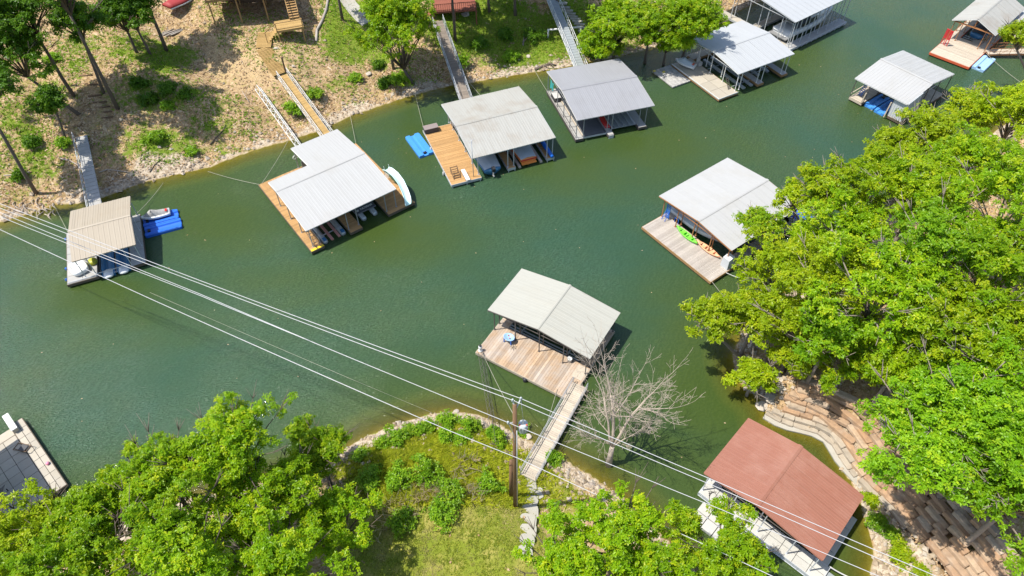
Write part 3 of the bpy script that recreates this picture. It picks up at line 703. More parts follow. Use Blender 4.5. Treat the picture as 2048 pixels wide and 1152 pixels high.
for u in (-7.7, -6.0, -4.4): mb.b6(u - .04, u + .04, -6.12, -6.06, -.15, .5)
for u in (-.85, -.08, 4.0, 4.8): mb.b6(u - .04, u + .04, -5.88, -5.82, -.15, .5)
mb.build('brace', MAT['galv'], D3.o)
for k, v in enumerate((-3.6, 1.2)):
    mb = MB(); mb.lathe([(.02, -.35), (.11, -.28), (.13, 0), (.11, .28), (.02, .35)], (0, 0, .25), 8); mb.build('bumper', MAT['light_box'], D3.o, (-7.97, v, 0))
mb = MB(); mb.b6(-3.2, -2.3, 3.3, 3.36, .6, 1.6); mb.b6(-4.3, -3.9, 3.9, 4.6, .5, 1.5); mb.build('storage_rack', MAT['dark_post'], D3.o)
# D4 grey roof ------------------------------------------------------
D4 = dock('dock with a plain grey metal roof and a dark boarded slip', 11.02, 75.25, .29)
decks(D4, [(-5.05, -4.1, -5.75, 5.0, ('g', 'panel_grey', .95, 1.8)), (-1.0, -.3, -6.1, 3.9, ('g', 'panel_grey', .7, 1.6)), (3.1, 4.1, -5.8, 3.9, ('g', 'panel_grey', 1, 1.6)), (-4.06, 4.1, 3.94, 5.2, ('g', 'panel_grey', 1.6, 1.26))], 'dark_post')
roof(D4, [(-4.935, 4.935, -5.44)], [(-4.935, 4.935, 5.44)], .1, 3.05, .65, (-5.44, 5.44), 'r_grey', 'light_box', 'grey_post', .95, .24, .22, None, .010)
posts(D4, [(-4.9, v) for v in (-5.4, -3.2, -1.0, 1.3, 3.5, 4.9)] + [(-4.0, -5.4), (-.95, -5.4), (-.35, -5.4), (3.2, -5.4), (4.05, -5.4), (4.05, 0), (4.05, 4.9)], 'grey_post', .075)
mb = MB()
for z in (.62, 1.15): mb.bar((-4.98, -5.7, z), (-4.98, 4.9, z), .035)
mb.build('hand_rail', MAT['dark_post'], D4.o)
mb = MB(); mb.b6(-4.06, -1.06, -5.3, 3.9, .36, .43); mb.build('slip_cover_board', MAT['panel_dark'], D4.o)
mb = MB(); mb.b6(-4.09, -3.95, -5.4, 3.9, .45, .62); mb.build('bunk_rail', MAT['wood_tan'], D4.o)
mb = MB(); mb.b6(-4.9, -1.0, -5.6, -5.52, .3, .5); mb.build('front_rail', MAT['galv'], D4.o); mb = MB(); mb.b6(-.95, -.35, -6.2, -6.12, .0, .46); mb.build('front_plate', MAT['galv'], D4.o)
mb = MB(); mb.b6(-.1, 2.95, -5.0, 3.0, .38, .46)
for u in (.35, 1.0, 1.6, 2.3): mb.b6(u - .1, u + .1, -5.0, 2.8, .462, .56)
mb.build('boat_lift', MAT['lift'], D4.o)
mb = MB(); mb.b6(-.15, -.02, -5.05, 3, .46, .60); mb.b6(2.88, 3.02, -5.05, 3, .46, .60); mb.build('lift_beam', MAT['galv'], D4.o)
# D5 white roof in tree shade ---------------------------------------
D5 = dock('dock with a bright white metal roof dappled by tree shade', 30.55, 84.65, .51)
decks(D5, [(-7.5, -4.4, -5.3, 4.2, ('g', 'panel_cream', 1.55, 1.9)), (-.97, 0, -5.3, 3.6, ('g', 'panel_grey', .97, 1.5)), (3.27, 4.23, -5.25, 3.6, ('g', 'panel_grey', .97, 1.5)), (-4.36, 4.23, 3.65, 5.0, ('g', 'panel_cream', 1.4, 1.3))], 'rim_orange')
roof(D5, [(-4.75, 4.75, -4.96)], [(-4.75, 4.75, 4.96)], -.04, 3.05, .62, (-4.96, 4.96), 'r_bluewhite', 'white_paint', 'galv', .95, .3, .16, None, .010)
posts(D5, [(-4.55, v) for v in (-4.9, -2.5, 0, 2.5, 4.8)] + [(-5.4, v) for v in (-4.6, -2.2, .2)] * 0 + [(-3.9, v) for v in (-4.9, -1.5, 1.5, 4.8)] + [(-.9, -4.9), (-.08, -4.9), (3.35, -4.9), (4.15, -4.9), (4.15, 0), (4.15, 4.8)], 'white_paint', .075)
mb = MB(); mb.b6(-7.54, -4.36, -5.36, -5.31, .40, .56); mb.b6(-7.56, -7.51, -5.3, 4.2, .40, .56); mb.build('white_rim', MAT['white_paint'], D5.o)
mb = MB()
for u in (-5.1, -4.75): mb.bar((u, -4.3, ZD), (u, -3.4, 1.75), .05)
for k in range(7): mb.bar((-5.1, -4.25 + k * .13, .58 + k * .17), (-4.75, -4.25 + k * .13, .58 + k * .17), .05)
mb.build('swim_ladder', MAT['dark_post'], D5.o)
mb = MB(); mb.b6(-3.2, -2.8, -5.0, 3.0, .3, .5); mb.b6(-1.9, -1.5, -5.0, 3.0, .3, .5); mb.bar((-4.1, -3.8, .35), (-1.0, -3.8, .35), .08); mb.bar((-4.1, 1, .35), (-1.0, 1, .35), .08)
mb.b6(.5, .9, -3.6, 3.0, .3, .5); mb.b6(2.2, 2.6, -3.6, 3.0, .3, .5); mb.bar((0, -2.8, .35), (3.2, -2.8, .35), .08); mb.build('boat_lift', MAT['lift'], D5.o)
# D6 big cruiser dock ----------------------------------------------
D6 = dock('tall white-roofed dock sheltering the big white cruiser, cut by the top edge', 41.0, 95.7, R(36))
decks(D6, [(-6.4, 6.2, -4.9, -3.7, ('g', 'panel_grey', 1.25, 1.2)), (-6.4, -5.3, -3.66, 8.0, ('g', 'panel_cream', 1.1, 1.9)), (-5.26, 6.2, 1.6, 2.7, ('g', 'panel_cream', 1.9, 1.1))], 'galv')
roof(D6, [(-6.5, 6.2, -4.5)], [(-6.5, 6.2, 9.2)], 2.6, 4.4, .9, (-4.5, 9.2), 'r_bluewhite', 'galv', 'galv', .95, .3)
posts(D6, [(u, -4.42) for u in grid(-5.6, 6.0, 7)] + [(u, -3.8) for u in grid(-5.6, 6.0, 7)] + [(-6.2, v) for v in (-4.42, -2.4, 0, 3.2, 6.0, 8.8)] + [(-5.4, v) for v in (-2.4, 1.7, 6.0)] + [(u, 2.2) for u in (-2, 2, 6)], 'galv', .085)
mb = MB()
for i in range(12):
    u = -6.4 + i * 1.05
    mb.bar((u, -4.95, .45), (u + .52, -4.95, .1), .035); mb.bar((u + .52, -4.95, .1), (u + 1.05, -4.95, .45), .035)
mb.build('side_truss', MAT['galv'], D6.o)
# D7 white roof with shed ------------------------------------------
D7 = dock('dock with a crisp white ribbed roof and a pale metal shed at its front corner', 49.42, 77.10, -.92)
decks(D7, [(-3.3, -1.5, -5.25, 4.6, ('p', 'wood_tan', 'u', .16)), (1.9, 3.75, -5.05, 4.6, ('p', 'wood_tan', 'u', .3)), (-1.46, 1.86, 3.6, 4.6, ('p', 'wood_tan', 'v', .3))])
roof(D7, [(-3.56, 3.56, -5.24)], [(-3.56, 3.56, 5.24)], -.21, 3.05, .82, (-5.24, 5.24), 'r_white', 'white_paint', 'white_paint', .8, .40, .2, None, .022)
posts(D7, [(-3.35, v) for v in (-5.1, -2, 1, 4.4)] + [(-1.45, v) for v in (-5.1, -2, 1, 4.4)] + [(3.65, v) for v in (-1.0, 1.6, 4.6)] + [(1.95, 1.5), (1.95, 4.4)], 'dark_post', .08)
mb = MB(); zt = [D7.rz(v) - .1 for v in (-5.0, -2.2)]
mb.add([(1.9, -5, .5), (3.7, -5, .5), (3.7, -2.2, .5), (1.9, -2.2, .5), (1.9, -5, zt[0]), (3.7, -5, zt[0]), (3.7, -2.2, zt[1]), (1.9, -2.2, zt[1])], [(0, 1, 5, 4), (1, 2, 6, 5), (2, 3, 7, 6), (3, 0, 4, 7), (4, 5, 6, 7)])
for k in range(7): mb.b6(1.9 + .29 * k, 1.96 + .29 * k, -5.03, -4.99, .5, zt[0])
for k in range(9): mb.b6(3.69, 3.73, -4.9 + .31 * k, -4.85 + .31 * k, .5, zt[0])
mb.build('shed', MAT['shed'], D7.o)
mb = MB(); mb.bar((-1.6, -5.3, .5), (-1.55, -5.1, 1.9), .14); mb.bar((1.75, -5.4, .3), (1.75, -5.1, 2.3), .14); mb.build('rub_post', MAT['wood_tan'], D7.o)
mb = MB(); mb.b6(-3.3, -1.5, -5.32, -5.26, .2, .46); mb.bar((-3.3, -5.2, 1.0), (-3.3, -2.5, 1.0), .09); mb.build('edge_board', MAT['wood_tan'], D7.o)
mb = MB()
for u in (-2.9, -2.5): mb.bar((u, -4.0, ZD), (u, -3.2, 2.2), .05)
for k in range(7): mb.bar((-2.9, -3.95 + .11 * k, .6 + .22 * k), (-2.5, -3.95 + .11 * k, .6 + .22 * k), .05)
mb.build('swim_ladder', MAT['blue_metal'], D7.o)
# D8 gabled dock top right ------------------------------------------
D8 = dock('gabled dock at the top right with rust-coloured posts and a red-edged plank deck', 63.2, 88.6, R(44))
decks(D8, [(-5.2, .3, -2.65, 2.65, ('p', 'wood_tan', 'v', .16)), (.34, 9.5, 1.4, 2.65, ('p', 'wood_tan', 'v', .3)), (.34, 9.5, -2.65, -1.5, ('p', 'wood_tan', 'v', .3)), (.34, 1.6, -1.46, 1.36, ('p', 'wood_tan', 'v', .2))], 'rust_red')
roof(D8, [(-.5, 9.8, -2.9)], [(-.5, 9.8, 2.9)], 0, 3.35, 1.15, (-2.9, 2.9), 'r_white_warm', 'white_paint', 'rust_post', .9, .3, .16, None, .016)
posts(D8, [(u, s * 2.55) for u in (-.2, 3, 6.2, 9.4) for s in (-1, 1)] + [(u, s * 1.55) for u in (.2, 3.2) for s in (-1, 1)], 'rust_post', .08)
mb = MB(); mb.bar((-.2, -2.55, 3.2), (-.2, 2.55, 3.2), .12); mb.bar((-.2, 0, 3.2), (-.2, 0, 4.2), .1); mb.build('gable_beam', MAT['rust_post'], D8.o)
mb = MB(); mb.prism([(1.62, -1.4), (1.62, -.3), (2.2, -.2), (2.9, -.9), (2.9, -1.4)], .42, .5); mb.build('corner_ramp', MAT['panel_cream'], D8.o)
mb = MB()
for v in (-.9, -.2, .5): mb.bar((2.2, v, .35), (7.5, v, .35), .1)
for u in (2.4, 3.0, 5.5): mb.bar((u, -1.4, .3), (u, 1.3, .3), .09)
mb.build('boat_lift', MAT['lift'], D8.o)
# D9 right white roof with kayaks -----------------------------------
D9 = dock('wide dock with a clean white roof and weathered grey deck carrying two kayaks', 22.64, 54.27, .63)
decks(D9, [(-7.75, -4.42, -5.3, 4.38, ('p', 'wood_grey', 'u', .15)), (-4.38, 5.0, 3.3, 4.38, ('p', 'wood_grey', 'v', .3)), (-4.38, 5.0, -5.2, -4.1, ('p', 'wood_grey', 'v', .3)), (3.9, 5.0, -4.06, 3.26, ('p', 'wood_grey', 'u', .3))], 'rim_orange')
roof(D9, [(-5.24, 5.24, -4.94)], [(-5.24, 5.24, 4.94)], -.44, 3.05, .51, (-4.94, 4.94), 'r_white', 'rust_post', 'rust_post', .95, .3)
posts(D9, [(-4.95, v) for v in (-4.6, -2.3, 0, 2.3, 4.3)] + [(-4.2, v) for v in (-4.5, -2.1, .1, 2.2)] + [(4.9, v) for v in (-4.8, 0, 4.2)] + [(0, 4.2), (0, -4.8)], 'rust_post', .085)
mb = MB()
for v in (3.55, 4.0): mb.bar((-4.75, v, ZD), (-4.75, v, 2.6), .06)
for k in range(9): mb.bar((-4.75, 3.55, .7 + .22 * k), (-4.75, 4.0, .7 + .22 * k), .06)
for v in (3.55, 4.0): mb.bar((-4.75, v, 1.6), (-5.3, v, ZD), .05)
mb.build('swim_ladder', MAT['blue_metal'], D9.o)
mb = MB(); mb.bar((-4.5, 2.9, ZD), (-4.5, 2.9, 1.1), .05); mb.bar((-4.5, 2.4, ZD), (-4.5, 2.4, 1.1), .05); mb.bar((-4.5, 2.4, 1.1), (-4.5, 2.9, 1.1), .05); mb.build('grab_rail', MAT['blue_metal'], D9.o)
mb = MB(); mb.add([(-5.35, -5.2, .5), (-4.45, -5.2, .5), (-4.45, -4.3, .5), (-5.35, -4.3, .5), (-5.3, -5.15, 1.7), (-4.5, -5.15, 1.85), (-4.5, -4.35, 1.85), (-5.3, -4.35, 1.7)], [(0, 1, 5, 4), (1, 2, 6, 5), (2, 3, 7, 6), (3, 0, 4, 7), (4, 5, 6, 7)]); mb.build('locker', MAT['shed'], D9.o)
# D10 cream roof ----------------------------------------------------
D10 = dock('dock with a cream metal roof and broad tan plank deck beside the bare tree', 3.75, 39.83, 1.01)
decks(D10, [(-5.95, -2.1, -5.05, 4.62, ('p', 'wood_mix', 'u', .235)), (-2.06, 2.7, 3.6, 4.6, ('p', 'wood_mix', 'v', .3)), (-2.06, 2.7, -5.0, -4.0, ('p', 'wood_mix', 'v', .3))], 'wood_tan')
roof(D10, [(-2.97, 2.97, -5.135)], [(-2.97, 2.97, 5.135)], -.01, 3.05, .66, (-5.135, 5.135), 'r_cream', 'dark_post', 'dark_post', .95, .3, .12)
posts(D10, [(-3.25 + .35, v) for v in (4.55, 2.3, -.2, -2.65, -4.9)] + [(-2.05, v) for v in (4.55, 2.3, -.15, -2.6, -4.9)] + [(2.6, v) for v in (4.55, 0, -4.9)], 'dark_post', .075)
mb = MB(); mb.b6(-2.0, 2.5, 2.2, 2.3, .3, .55); mb.b6(-2.0, 2.5, -2.6, -2.5, .3, .55); mb.bar((-1.9, -3.8, .45), (-1.9, 3.5, .45), .09); mb.bar((-1.6, -3.8, .45), (-1.6, 3.5, .45), .09); mb.build('boat_lift', MAT['lift'], D10.o)
mb = MB(); mb.b6(-3.75, -2.3, -4.95, -3.95, ZD + .006, ZD + .03); mb.build('deck_hatch', MAT['wood_tan'], D10.o)
mb = MB(); mb.lathe([(.02, -.3), (.2, -.28), (.22, .28), (.02, .3)], (0, 0, .0), 8); mb.build('flotation_drum', MAT['float'], D10.o, (-6.0, -.6, .1))
# D11 brick red roof ------------------------------------------------
D11 = dock('dock with a brick red metal roof and a narrow white panel walkway', 19.97, 23.03, .81)
decks(D11, [(-3.45, -1.95, -5.6, 4.5, ('g', 'panel_white', .75, 1.12)), (-1.9, 2.8, 3.5, 4.5, ('g', 'panel_white', 1.2, 1.0)), (-1.9, 2.8, -5.4, -4.3, ('g', 'panel_white', 1.2, 1.1))], 'galv')
roof(D11, [(-3.205, 3.205, -4.765)], [(-3.205, 3.205, 4.765)], .53, 3.05, .83, (-4.765, 4.765), 'r_red', 'r_red', 'dark_post', .95, .24, .2, None, .022)
posts(D11, [(-3.1, v) for v in (4.4, 2.0, -.4, -2.8, -4.6)] + [(2.7, v) for v in (4.4, 0, -4.6)] + [(-1.95, v) for v in (4.4, 0, -4.6)], 'galv', .075)
mb = MB(); a = [(-3.5, v, .5) for v in grid(-5.6, 4.5, 7)]
mb.bar((-3.5, -5.6, .62), (-3.5, 4.5, .62), .045); mb.bar((-3.5, -5.6, .15), (-3.5, 4.5, .15), .045)
for p in a: mb.bar((p[0], p[1], .1), (p[0], p[1], .62), .04)
mb.build('edge_rail', MAT['galv'], D11.o)
mb = MB(); mb.b6(-3.3, -2.2, -6.9, -5.7, .40, .46)
for k in range(6): mb.b6(-3.3 + .2 * k, -3.26 + .2 * k, -6.9, -5.7, .462, .48)
mb.build('ramp_plate', MAT['lift'], D11.o)
mb = MB()
for k in range(5): mb.bar((-3.4 + .12 * k, 3.6 + .1 * k, .53), (-2.9 + .1 * k, 3.9 - .1 * k, .53), .03)
mb.build('coiled_rope', MAT['black'], D11.o)
# D12 tiled deck at left edge --------------------------------------
D12 = dock('tiled floating deck cut by the left edge, half in shade, with a white diving board', -41.53, 30.93, R(-44))
decks(D12, [(0, 8.7, -1.0, 0, ('g', 'panel_cream', .95, .5)), (1.25, 8.7, -9.0, -1.04, ('g', 'panel_cream', .95, .95))], 'frame')
mb = MB(); mb.b6(.35, 1.2, -9.0, -1.05, .42, .5); mb.build('edge_board', MAT['panel_cream'], D12.o)
mb = MB(); mb.b6(-.85, 1.15, -1.05 + .02, -.55, .96, 1.04); mb.build('diving_board', MAT['white_paint'], D12.o)
mb = MB(); mb.b6(.7, 1.1, -1.0, -.6, .5, .96); mb.b6(.1, .25, -1.0, -.6, .5, .96); mb.build('board_stand', MAT['panel_cream'], D12.o)
roof(D12, [(.4, 9.0, -13.0)], [(.4, 9.0, -2.9)], -8.0, 5.4, .9, (-13.0, -2.9), 'r_white', 'white_paint', 'grey_post')
posts(D12, [(u, v) for u in (1.7, 8.5) for v in (-8.8, -5.2)], 'grey_post', .09)
# ------------------------------------------------------------------ gangways and booms
def gangway(label, a, b, wd, mat='wood_tan', rail='galv', rh=.95, plank_w=.2, sides=(1, -1), truss=True, name='gangway', low=False):
    a, b = Vector(a), Vector(b); d = b - a; L = d.length; rz = math.atan2(d.y, d.x); ry = -math.asin(d.z / L)
    o = thing(name, label, 'gangway', a, 0); o.rotation_euler = (0, ry, rz)
    fr = MB()
    for s in (1, -1): fr.b6(0, L, s * wd / 2 - .04, s * wd / 2 + .04, -.18, -.02 if not low else .03)
    n = max(2, int(L / 1.5))
    for i in range(n + 1): fr.b6(L * i / n * .99, L * i / n * .99 + .06, -wd / 2, wd / 2, -.16, -.05)
    fr.build('frame', MAT[rail], o)
    m = max(2, round(L / plank_w)); pw = L / m
    me = plank_mesh(mat, wd, pw, 'gw')
    for i in range(m): link('plank', me, o, (pw * (i + .5), 0, .012 + rnd.uniform(-.004, .004)), math.pi / 2 + rnd.uniform(-.004, .004))
    for s in sides:
        rb = MB(); y = s * (wd / 2 + .05); k = max(3, int(L / 1.25))
        rb.bar((0, y, rh), (L, y, rh), .05); rb.bar((0, y, rh * .5), (L, y, rh * .5), .035)
        for i in range(k + 1):
            x = L * i / k; rb.bar((x, y, -.1), (x, y, rh), .045)
            if truss and i < k: rb.bar((x, y, 0 if i % 2 else rh), (x + L / k, y, rh if i % 2 else 0), .035)
        rb.build('side_rail', MAT[rail], o)
    return o
def G(px, py, dz=0.0): p = gnd(px, py); return (p[0], p[1], p[2] + dz)
g1 = G(164, 276, .25)
gangway('blue-grey metal gangway shaded by trees, leading to the tan-roofed dock', g1, W(D1, -1.15, 3.7, .58), 1.15, 'panel_grey', 'galv', .9, .6, (-1,), False)
gangway('honey plank gangway with white truss rails down to the L-shaped white roof', G(566, 156, .35), W(D2, 4.5, 6.25, .58), 1.2, 'wood_gold2', 'white_paint', 1.0, .2)
gangway('long grey plank gangway by the big round tree, down to the streaked white roof', G(876, 52, .7), W(D3, -1.45, 5.4, .58), 1.35, 'wood_dark', 'galv', 1.0, .22)
gangway('blue-grey steel gangway with white rails beside the stone steps', G(1098, 0, 1.0), W(D4, .45, 5.3, .6), 1.35, 'lift', 'white_paint', 1.05, .5)
gangway('weathered plank gangway from the flagstone path to the cream-roofed dock', G(1056, 958, .25), W(D10, -4.2, -5.1, .56), 1.25, 'wood_tan', 'grey_post', .8, .2, (1, -1), False)
gangway('short walkway from the white dock under the right-hand trees', W(D9, 5.2, -4.4, .55), tuple(gnd(1690, 470)), 1.1, 'wood_grey', 'galv', .9, .3)
gangway('plank walkway joining the gabled dock to the far right bank', W(D8, .2, -2.8, .56), (77.0, 86.0, 1.1), 1.3, 'wood_tan', 'rust_post', .9, .25)

def boom(label, a, b, wd=.55, hh=.5, mat='white_paint', seg=1.1, r=.045, name='standoff_boom'):
    a, b = Vector(a), Vector(b); d = b - a; L = d.length
    o = thing(name, label, 'boom', a); o.rotation_euler = (0, -math.asin(d.z / L), math.atan2(d.y, d.x))
    mb = MB(); ch = [(0, wd / 2, 0), (0, -wd / 2, 0), (0, 0, hh)]
    for c in ch: mb.bar((0, c[1], c[2]), (L, c[1], c[2]), r * 1.3)
    mb.build('chord', MAT[mat], o)
    mb = MB(); n = int(L / seg)
    for i in range(n):
        x0, x1 = L * i / n, L * (i + 1) / n
        for p, q in ((0, 1), (1, 2), (2, 0)):
            mb.bar((x0, ch[p][1], ch[p][2]), (x1, ch[q][1], ch[q][2]), r * .8); mb.bar((x0, ch[p][1], ch[p][2]), (x0, ch[q][1], ch[q][2]), r * .7)
    mb.build('lattice', MAT[mat], o)
boom('white lattice boom lying on the leafy bank beside the honey plank gangway', G(517, 182, .35), W(D2, 1.0, 6.3, .55), .7, .55)
boom('dark lattice boom from the rocky point to the corner of the cream-roofed dock', G(992, 893, .35), W(D10, -5.8, 4.2, .6), .5, .45, 'dark_post', .8, .022)

def cable(label, a, b, r=.022, mat='cable', sag=.15, name='mooring_cable', cat='cable', n=8, group=None):
    a, b = Vector(a), Vector(b); mb = MB()
    mb.tube([a.lerp(b, i / n) - a - Vector((0, 0, sag * 4 * (i / n) * (1 - i / n))) for i in range(n + 1)], r, 5)
    o = mb.build(name, MAT[mat], None, a); return tag(o, label, cat, group)
cable('mooring cable from the tan-roofed dock to the right-hand shore', W(D1, 2.6, 3.8, .7), gnd(328, 368) + [0, 0, .2])
cable('mooring cable from the tan-roofed dock to the root-tangled shore', W(D1, -4.2, 3.7, .7), gnd(107, 408) + [0, 0, .2])
cable('mooring cable at the left corner of the L-shaped white roof dock', W(D2, -5.3, 6.0, .6), W(D2, -9.0, 12.5, .1))
cable('mooring cable from the golden corner deck up to the white boom', W(D2, -5.0, 6.1, .6), W(D2, .8, 11.0, 1.2))
cable('mooring cable right of the L-shaped white roof dock', W(D2, 6.9, 6.1, .6), gnd(700, 228) + [0, 0, .2])
cable('mooring cable from the taupe deck box to the shrub-covered bank', W(D3, -7.7, 4.8, .6), gnd(827, 176) + [0, 0, .3])
cable('mooring cable behind the streaked white roof to the shore', W(D3, 1.5, 5.4, .8), gnd(932, 160) + [0, 0, .3])
cable('mooring cable from the grey-roofed dock to the dark driftwood', W(D4, -5.0, 3.6, .6), gnd(1068, 142) + [0, 0, .3])
cable('mooring cable off the near corner of the kayak dock', W(D9, -7.6, -5.2, .5), at(1478, 625, .3))
cable('white mooring line off the right side of the kayak dock', W(D9, -5.6, -5.35, .45), at(1500, 560, .5), .03, 'white_paint')
cable('thin cable from the cream-roofed dock to the gangway foot', W(D10, -5.6, -3.6, .6), at(1082, 885, .8), .018)
cable('mooring cable left of the bright white roof by the beach', W(D6, -6.2, 3.0, .7), gnd(1470, 24) + [0, 0, .2])
cable('mooring cable from the gabled dock out over the dark shallows', W(D8, -.2, -2.8, .6), at(2046, 168, .3))
cable('pale hose running from the red-roofed dock to the rocky bank', W(D11, -1.9, -5.5, .6), at(1712, 1160, .5), .06, 'light_box')
cable('grey pole standing in the water off the red-roofed dock walkway', W(D11, -3.6, -1.0, .9), W(D11, -4.9, -1.35, -.1), .035, 'galv', 0)

# ------------------------------------------------------------------ utility pole and wires
pb = np.array([.087, 22.47, 0.0]); pb[2] = tz(pb[0], pb[1])
pole = thing('utility_pole', 'tall brown utility pole with a grey transformer beside the gangway', 'utility pole', tuple(pb))
zt = 15.5 - pb[2]
mb = MB(); mb.tube([(0, 0, -.4), (0, 0, zt * .5), (0, 0, zt)], [.19, .165, .13], 10); mb.build('shaft', MAT['pole'], pole)
mb = MB(); mb.tube([(.12, -.12, .3), (.12, -.13, zt * .8)], .035, 6); mb.build('conduit', MAT['galv'], pole)
def bracket(p, q, name='bracket'):
    m = MB(); m.bar(p, q, .07); m.build(name, MAT['porcelain'], pole)
    m = MB(); m.lathe([(.02, -.1), (.09, -.08), (.05, -.03), (.09, 0), (.05, .05), (.08, .08), (.03, .14)], q, 8); m.build('insulator', MAT['porcelain'], pole)
A1, A2, A3 = (-.12, .12, zt + .3), (.38, .35, zt + .12), (-.42, -.12, zt - 1.9)
bracket((0, 0, zt - .2), A1); bracket((.05, 0, zt - .6), A2); bracket((0, 0, zt - 2.2), A3)
mb = MB(); mb.lathe([(.03, -.45), (.28, -.45), (.31, -.4), (.31, .32), (.27, .40), (.06, .42)], (0, 0, 0), 14)
tr = mb.build('transformer', MAT['porcelain'], pole, (.52, .05, zt - 2.7))
mb = MB(); mb.lathe([(.05, .42), (.1, .5), (.05, .58), (.09, .66), (.03, .85)], (0, 0, 0), 8); mb.build('bushing', MAT['white_paint'], tr)
for s in (-1, 1):
    mb = MB(); mb.box((0, 0, 0), (.1, .1, .16)); mb.build('lug', MAT['rust_red'], tr, (s * .22, -.12, .36))
mb = MB()
for a in (R(200), R(240), R(280), R(320)): mb.box((.33 * math.cos(a), .33 * math.sin(a), -.05), (.05, .1, .6), a)
mb.build('cooling_fin', MAT['grey_post'], tr)
mb = MB(); mb.tube([(-.42, -.12, zt - 1.9), (-.3, -.1, zt - 2.4), (-.05, -.2, zt - 3.4), (-.02, -.2, zt - 4.4)], .03, 5); mb.tube([A2, (.45, .2, zt - 1.0), (.52, .05, zt - 1.85)], .018, 5); mb.build('drop_wire', MAT['wire'], pole)
sp = gnd(1022, 992)
stub = thing('utility_pole', 'shorter dark stub pole leaning close against the utility pole', 'utility pole', tuple(sp))
mb = MB(); mb.tube([(0, 0, -.4), (.06, .08, 5.6)], [.17, .14], 10); mb.build('shaft', MAT['pole'], stub)
def wirev(label, pts, r=.020, mat='wire'):
    """pts: world points along the wire"""
    P = [Vector(p) for p in pts]; mb = MB(); path = []
    for a, b in zip(P[:-1], P[1:]):
        n = 14; L = (b - a).length; sag = L * L * .00012
        path += [a.lerp(b, i / n) - Vector((0, 0, sag * 4 * (i / n) * (1 - i / n))) for i in range(n)]
    path.append(P[-1]); o0 = path[0]
    mb.tube([p - o0 for p in path], r, 6)
    return tag(mb.build('power_line', MAT[mat], None, o0), label, 'power line')
pw = lambda q: tuple(pb[i] + q[i] for i in range(3))
wirev('upper wire of the close pair running over the tan roof to the pole top', [at(-120, 360, 17.5), at(400, 561, 16.4), pw(A2), at(1440, 966, 15.4), at(2000, 1207, 15.6)])
wirev('lower wire of the close pair running over the tan roof to the pole top', [at(-120, 370, 17.3), at(400, 567, 16.2), pw(A1), at(1440, 977, 15.2), at(2000, 1224, 15.4)])
wirev('wire of the merging pair nearer the shore, ending at the pole bracket', [at(-120, 385, 15.6), at(400, 591, 14.6), at(620, 682, 14.2), pw(A3), at(1440, 1018, 13.4), at(1900, 1212, 13.5)])
wirev('second wire of the merging pair, meeting its partner above the open water', [at(-120, 375, 15.5), at(400, 588, 14.6), at(620, 681.5, 14.24)])
wirev('thick bright low wire crossing the whole cove to the bushy point', [at(-120, 403, 12.0), at(304, 599, 11.0), at(900, 862, 9.6), at(1035, 916, 9.4), at(1465, 1115, 9.4), at(1700, 1225, 9.6)], .024)
wirev('hair-thin guy wire low over the water between the pole lines', [at(300, 585, 8.5), at(700, 757, 6.0), at(868, 827, 2.0)], .011, 'cable')
cable('mooring cable running from the cream-roofed dock corner to the utility pole', W(D10, -5.7, 4.1, .6), (pb[0], pb[1] + .1, pb[2] + zt - 1.6), .022, 'cable', .3)
# ------------------------------------------------------------------ boats and things on the docks (local frames follow the docks)
def place(D, u, v, z, rot=0.0):
    p = W(D, u, v, z); return (p.x, p.y, p.z), D.th + rot
def hull_rings(L, B, H, n=9, transom=.85, bowlift=.25, draft=.35, tip=.05):
    """x forward, origin at the waterline amidships"""
    out = []
    for i in range(n + 1):
        t = i / n; x = -L / 2 + L * t
        w = B / 2 * (transom + (1 - transom) * min(1, t / .35)) if t < .45 else B / 2 * max(tip, (1 - ((t - .45) / .55) ** 2.3))
        k = -draft * (1 - max(0, (t - .6) / .4) ** 2 * 1.6); g = H + bowlift * max(0, t - .4) / .6
        out.append([(x, 0, k), (x, w * .62, k + (g - k) * .32), (x, w * .97, k + (g - k) * .62), (x, w, g), (x, w * .93, g + .03), (x, 0, g + .06), (x, -w * .93, g + .03), (x, -w, g), (x, -w * .97, k + (g - k) * .62), (x, -w * .62, k + (g - k) * .32)])
    return out
def outboard(parent, x, z, y=0.0, mat='black'):
    mb = MB(); mb.loft([[(x - .28, y + a * .16, z + .02), (x + .28, y + a * .16, z + .02)][::a] if False else [(x - .30, y + a * .17, z + c) for a, c in ((-1, 0), (1, 0), (1, .42), (-1, .42))], [(x - .05, y + a * .19, z + c) for a, c in ((-1, -.02), (1, -.02), (1, .52), (-1, .52))], [(x + .25, y + a * .15, z + c) for a, c in ((-1, .02), (1, .02), (1, .40), (-1, .40))]], True, True, False)
    m = mb.build('outboard_motor', MAT[mat], parent)
    mb = MB(); mb.box((x, y, z - .35), (.16, .1, .75)); mb.box((x + .02, y, z - .75), (.42, .13, .13)); mb.build('lower_unit', MAT['light_box'], m)
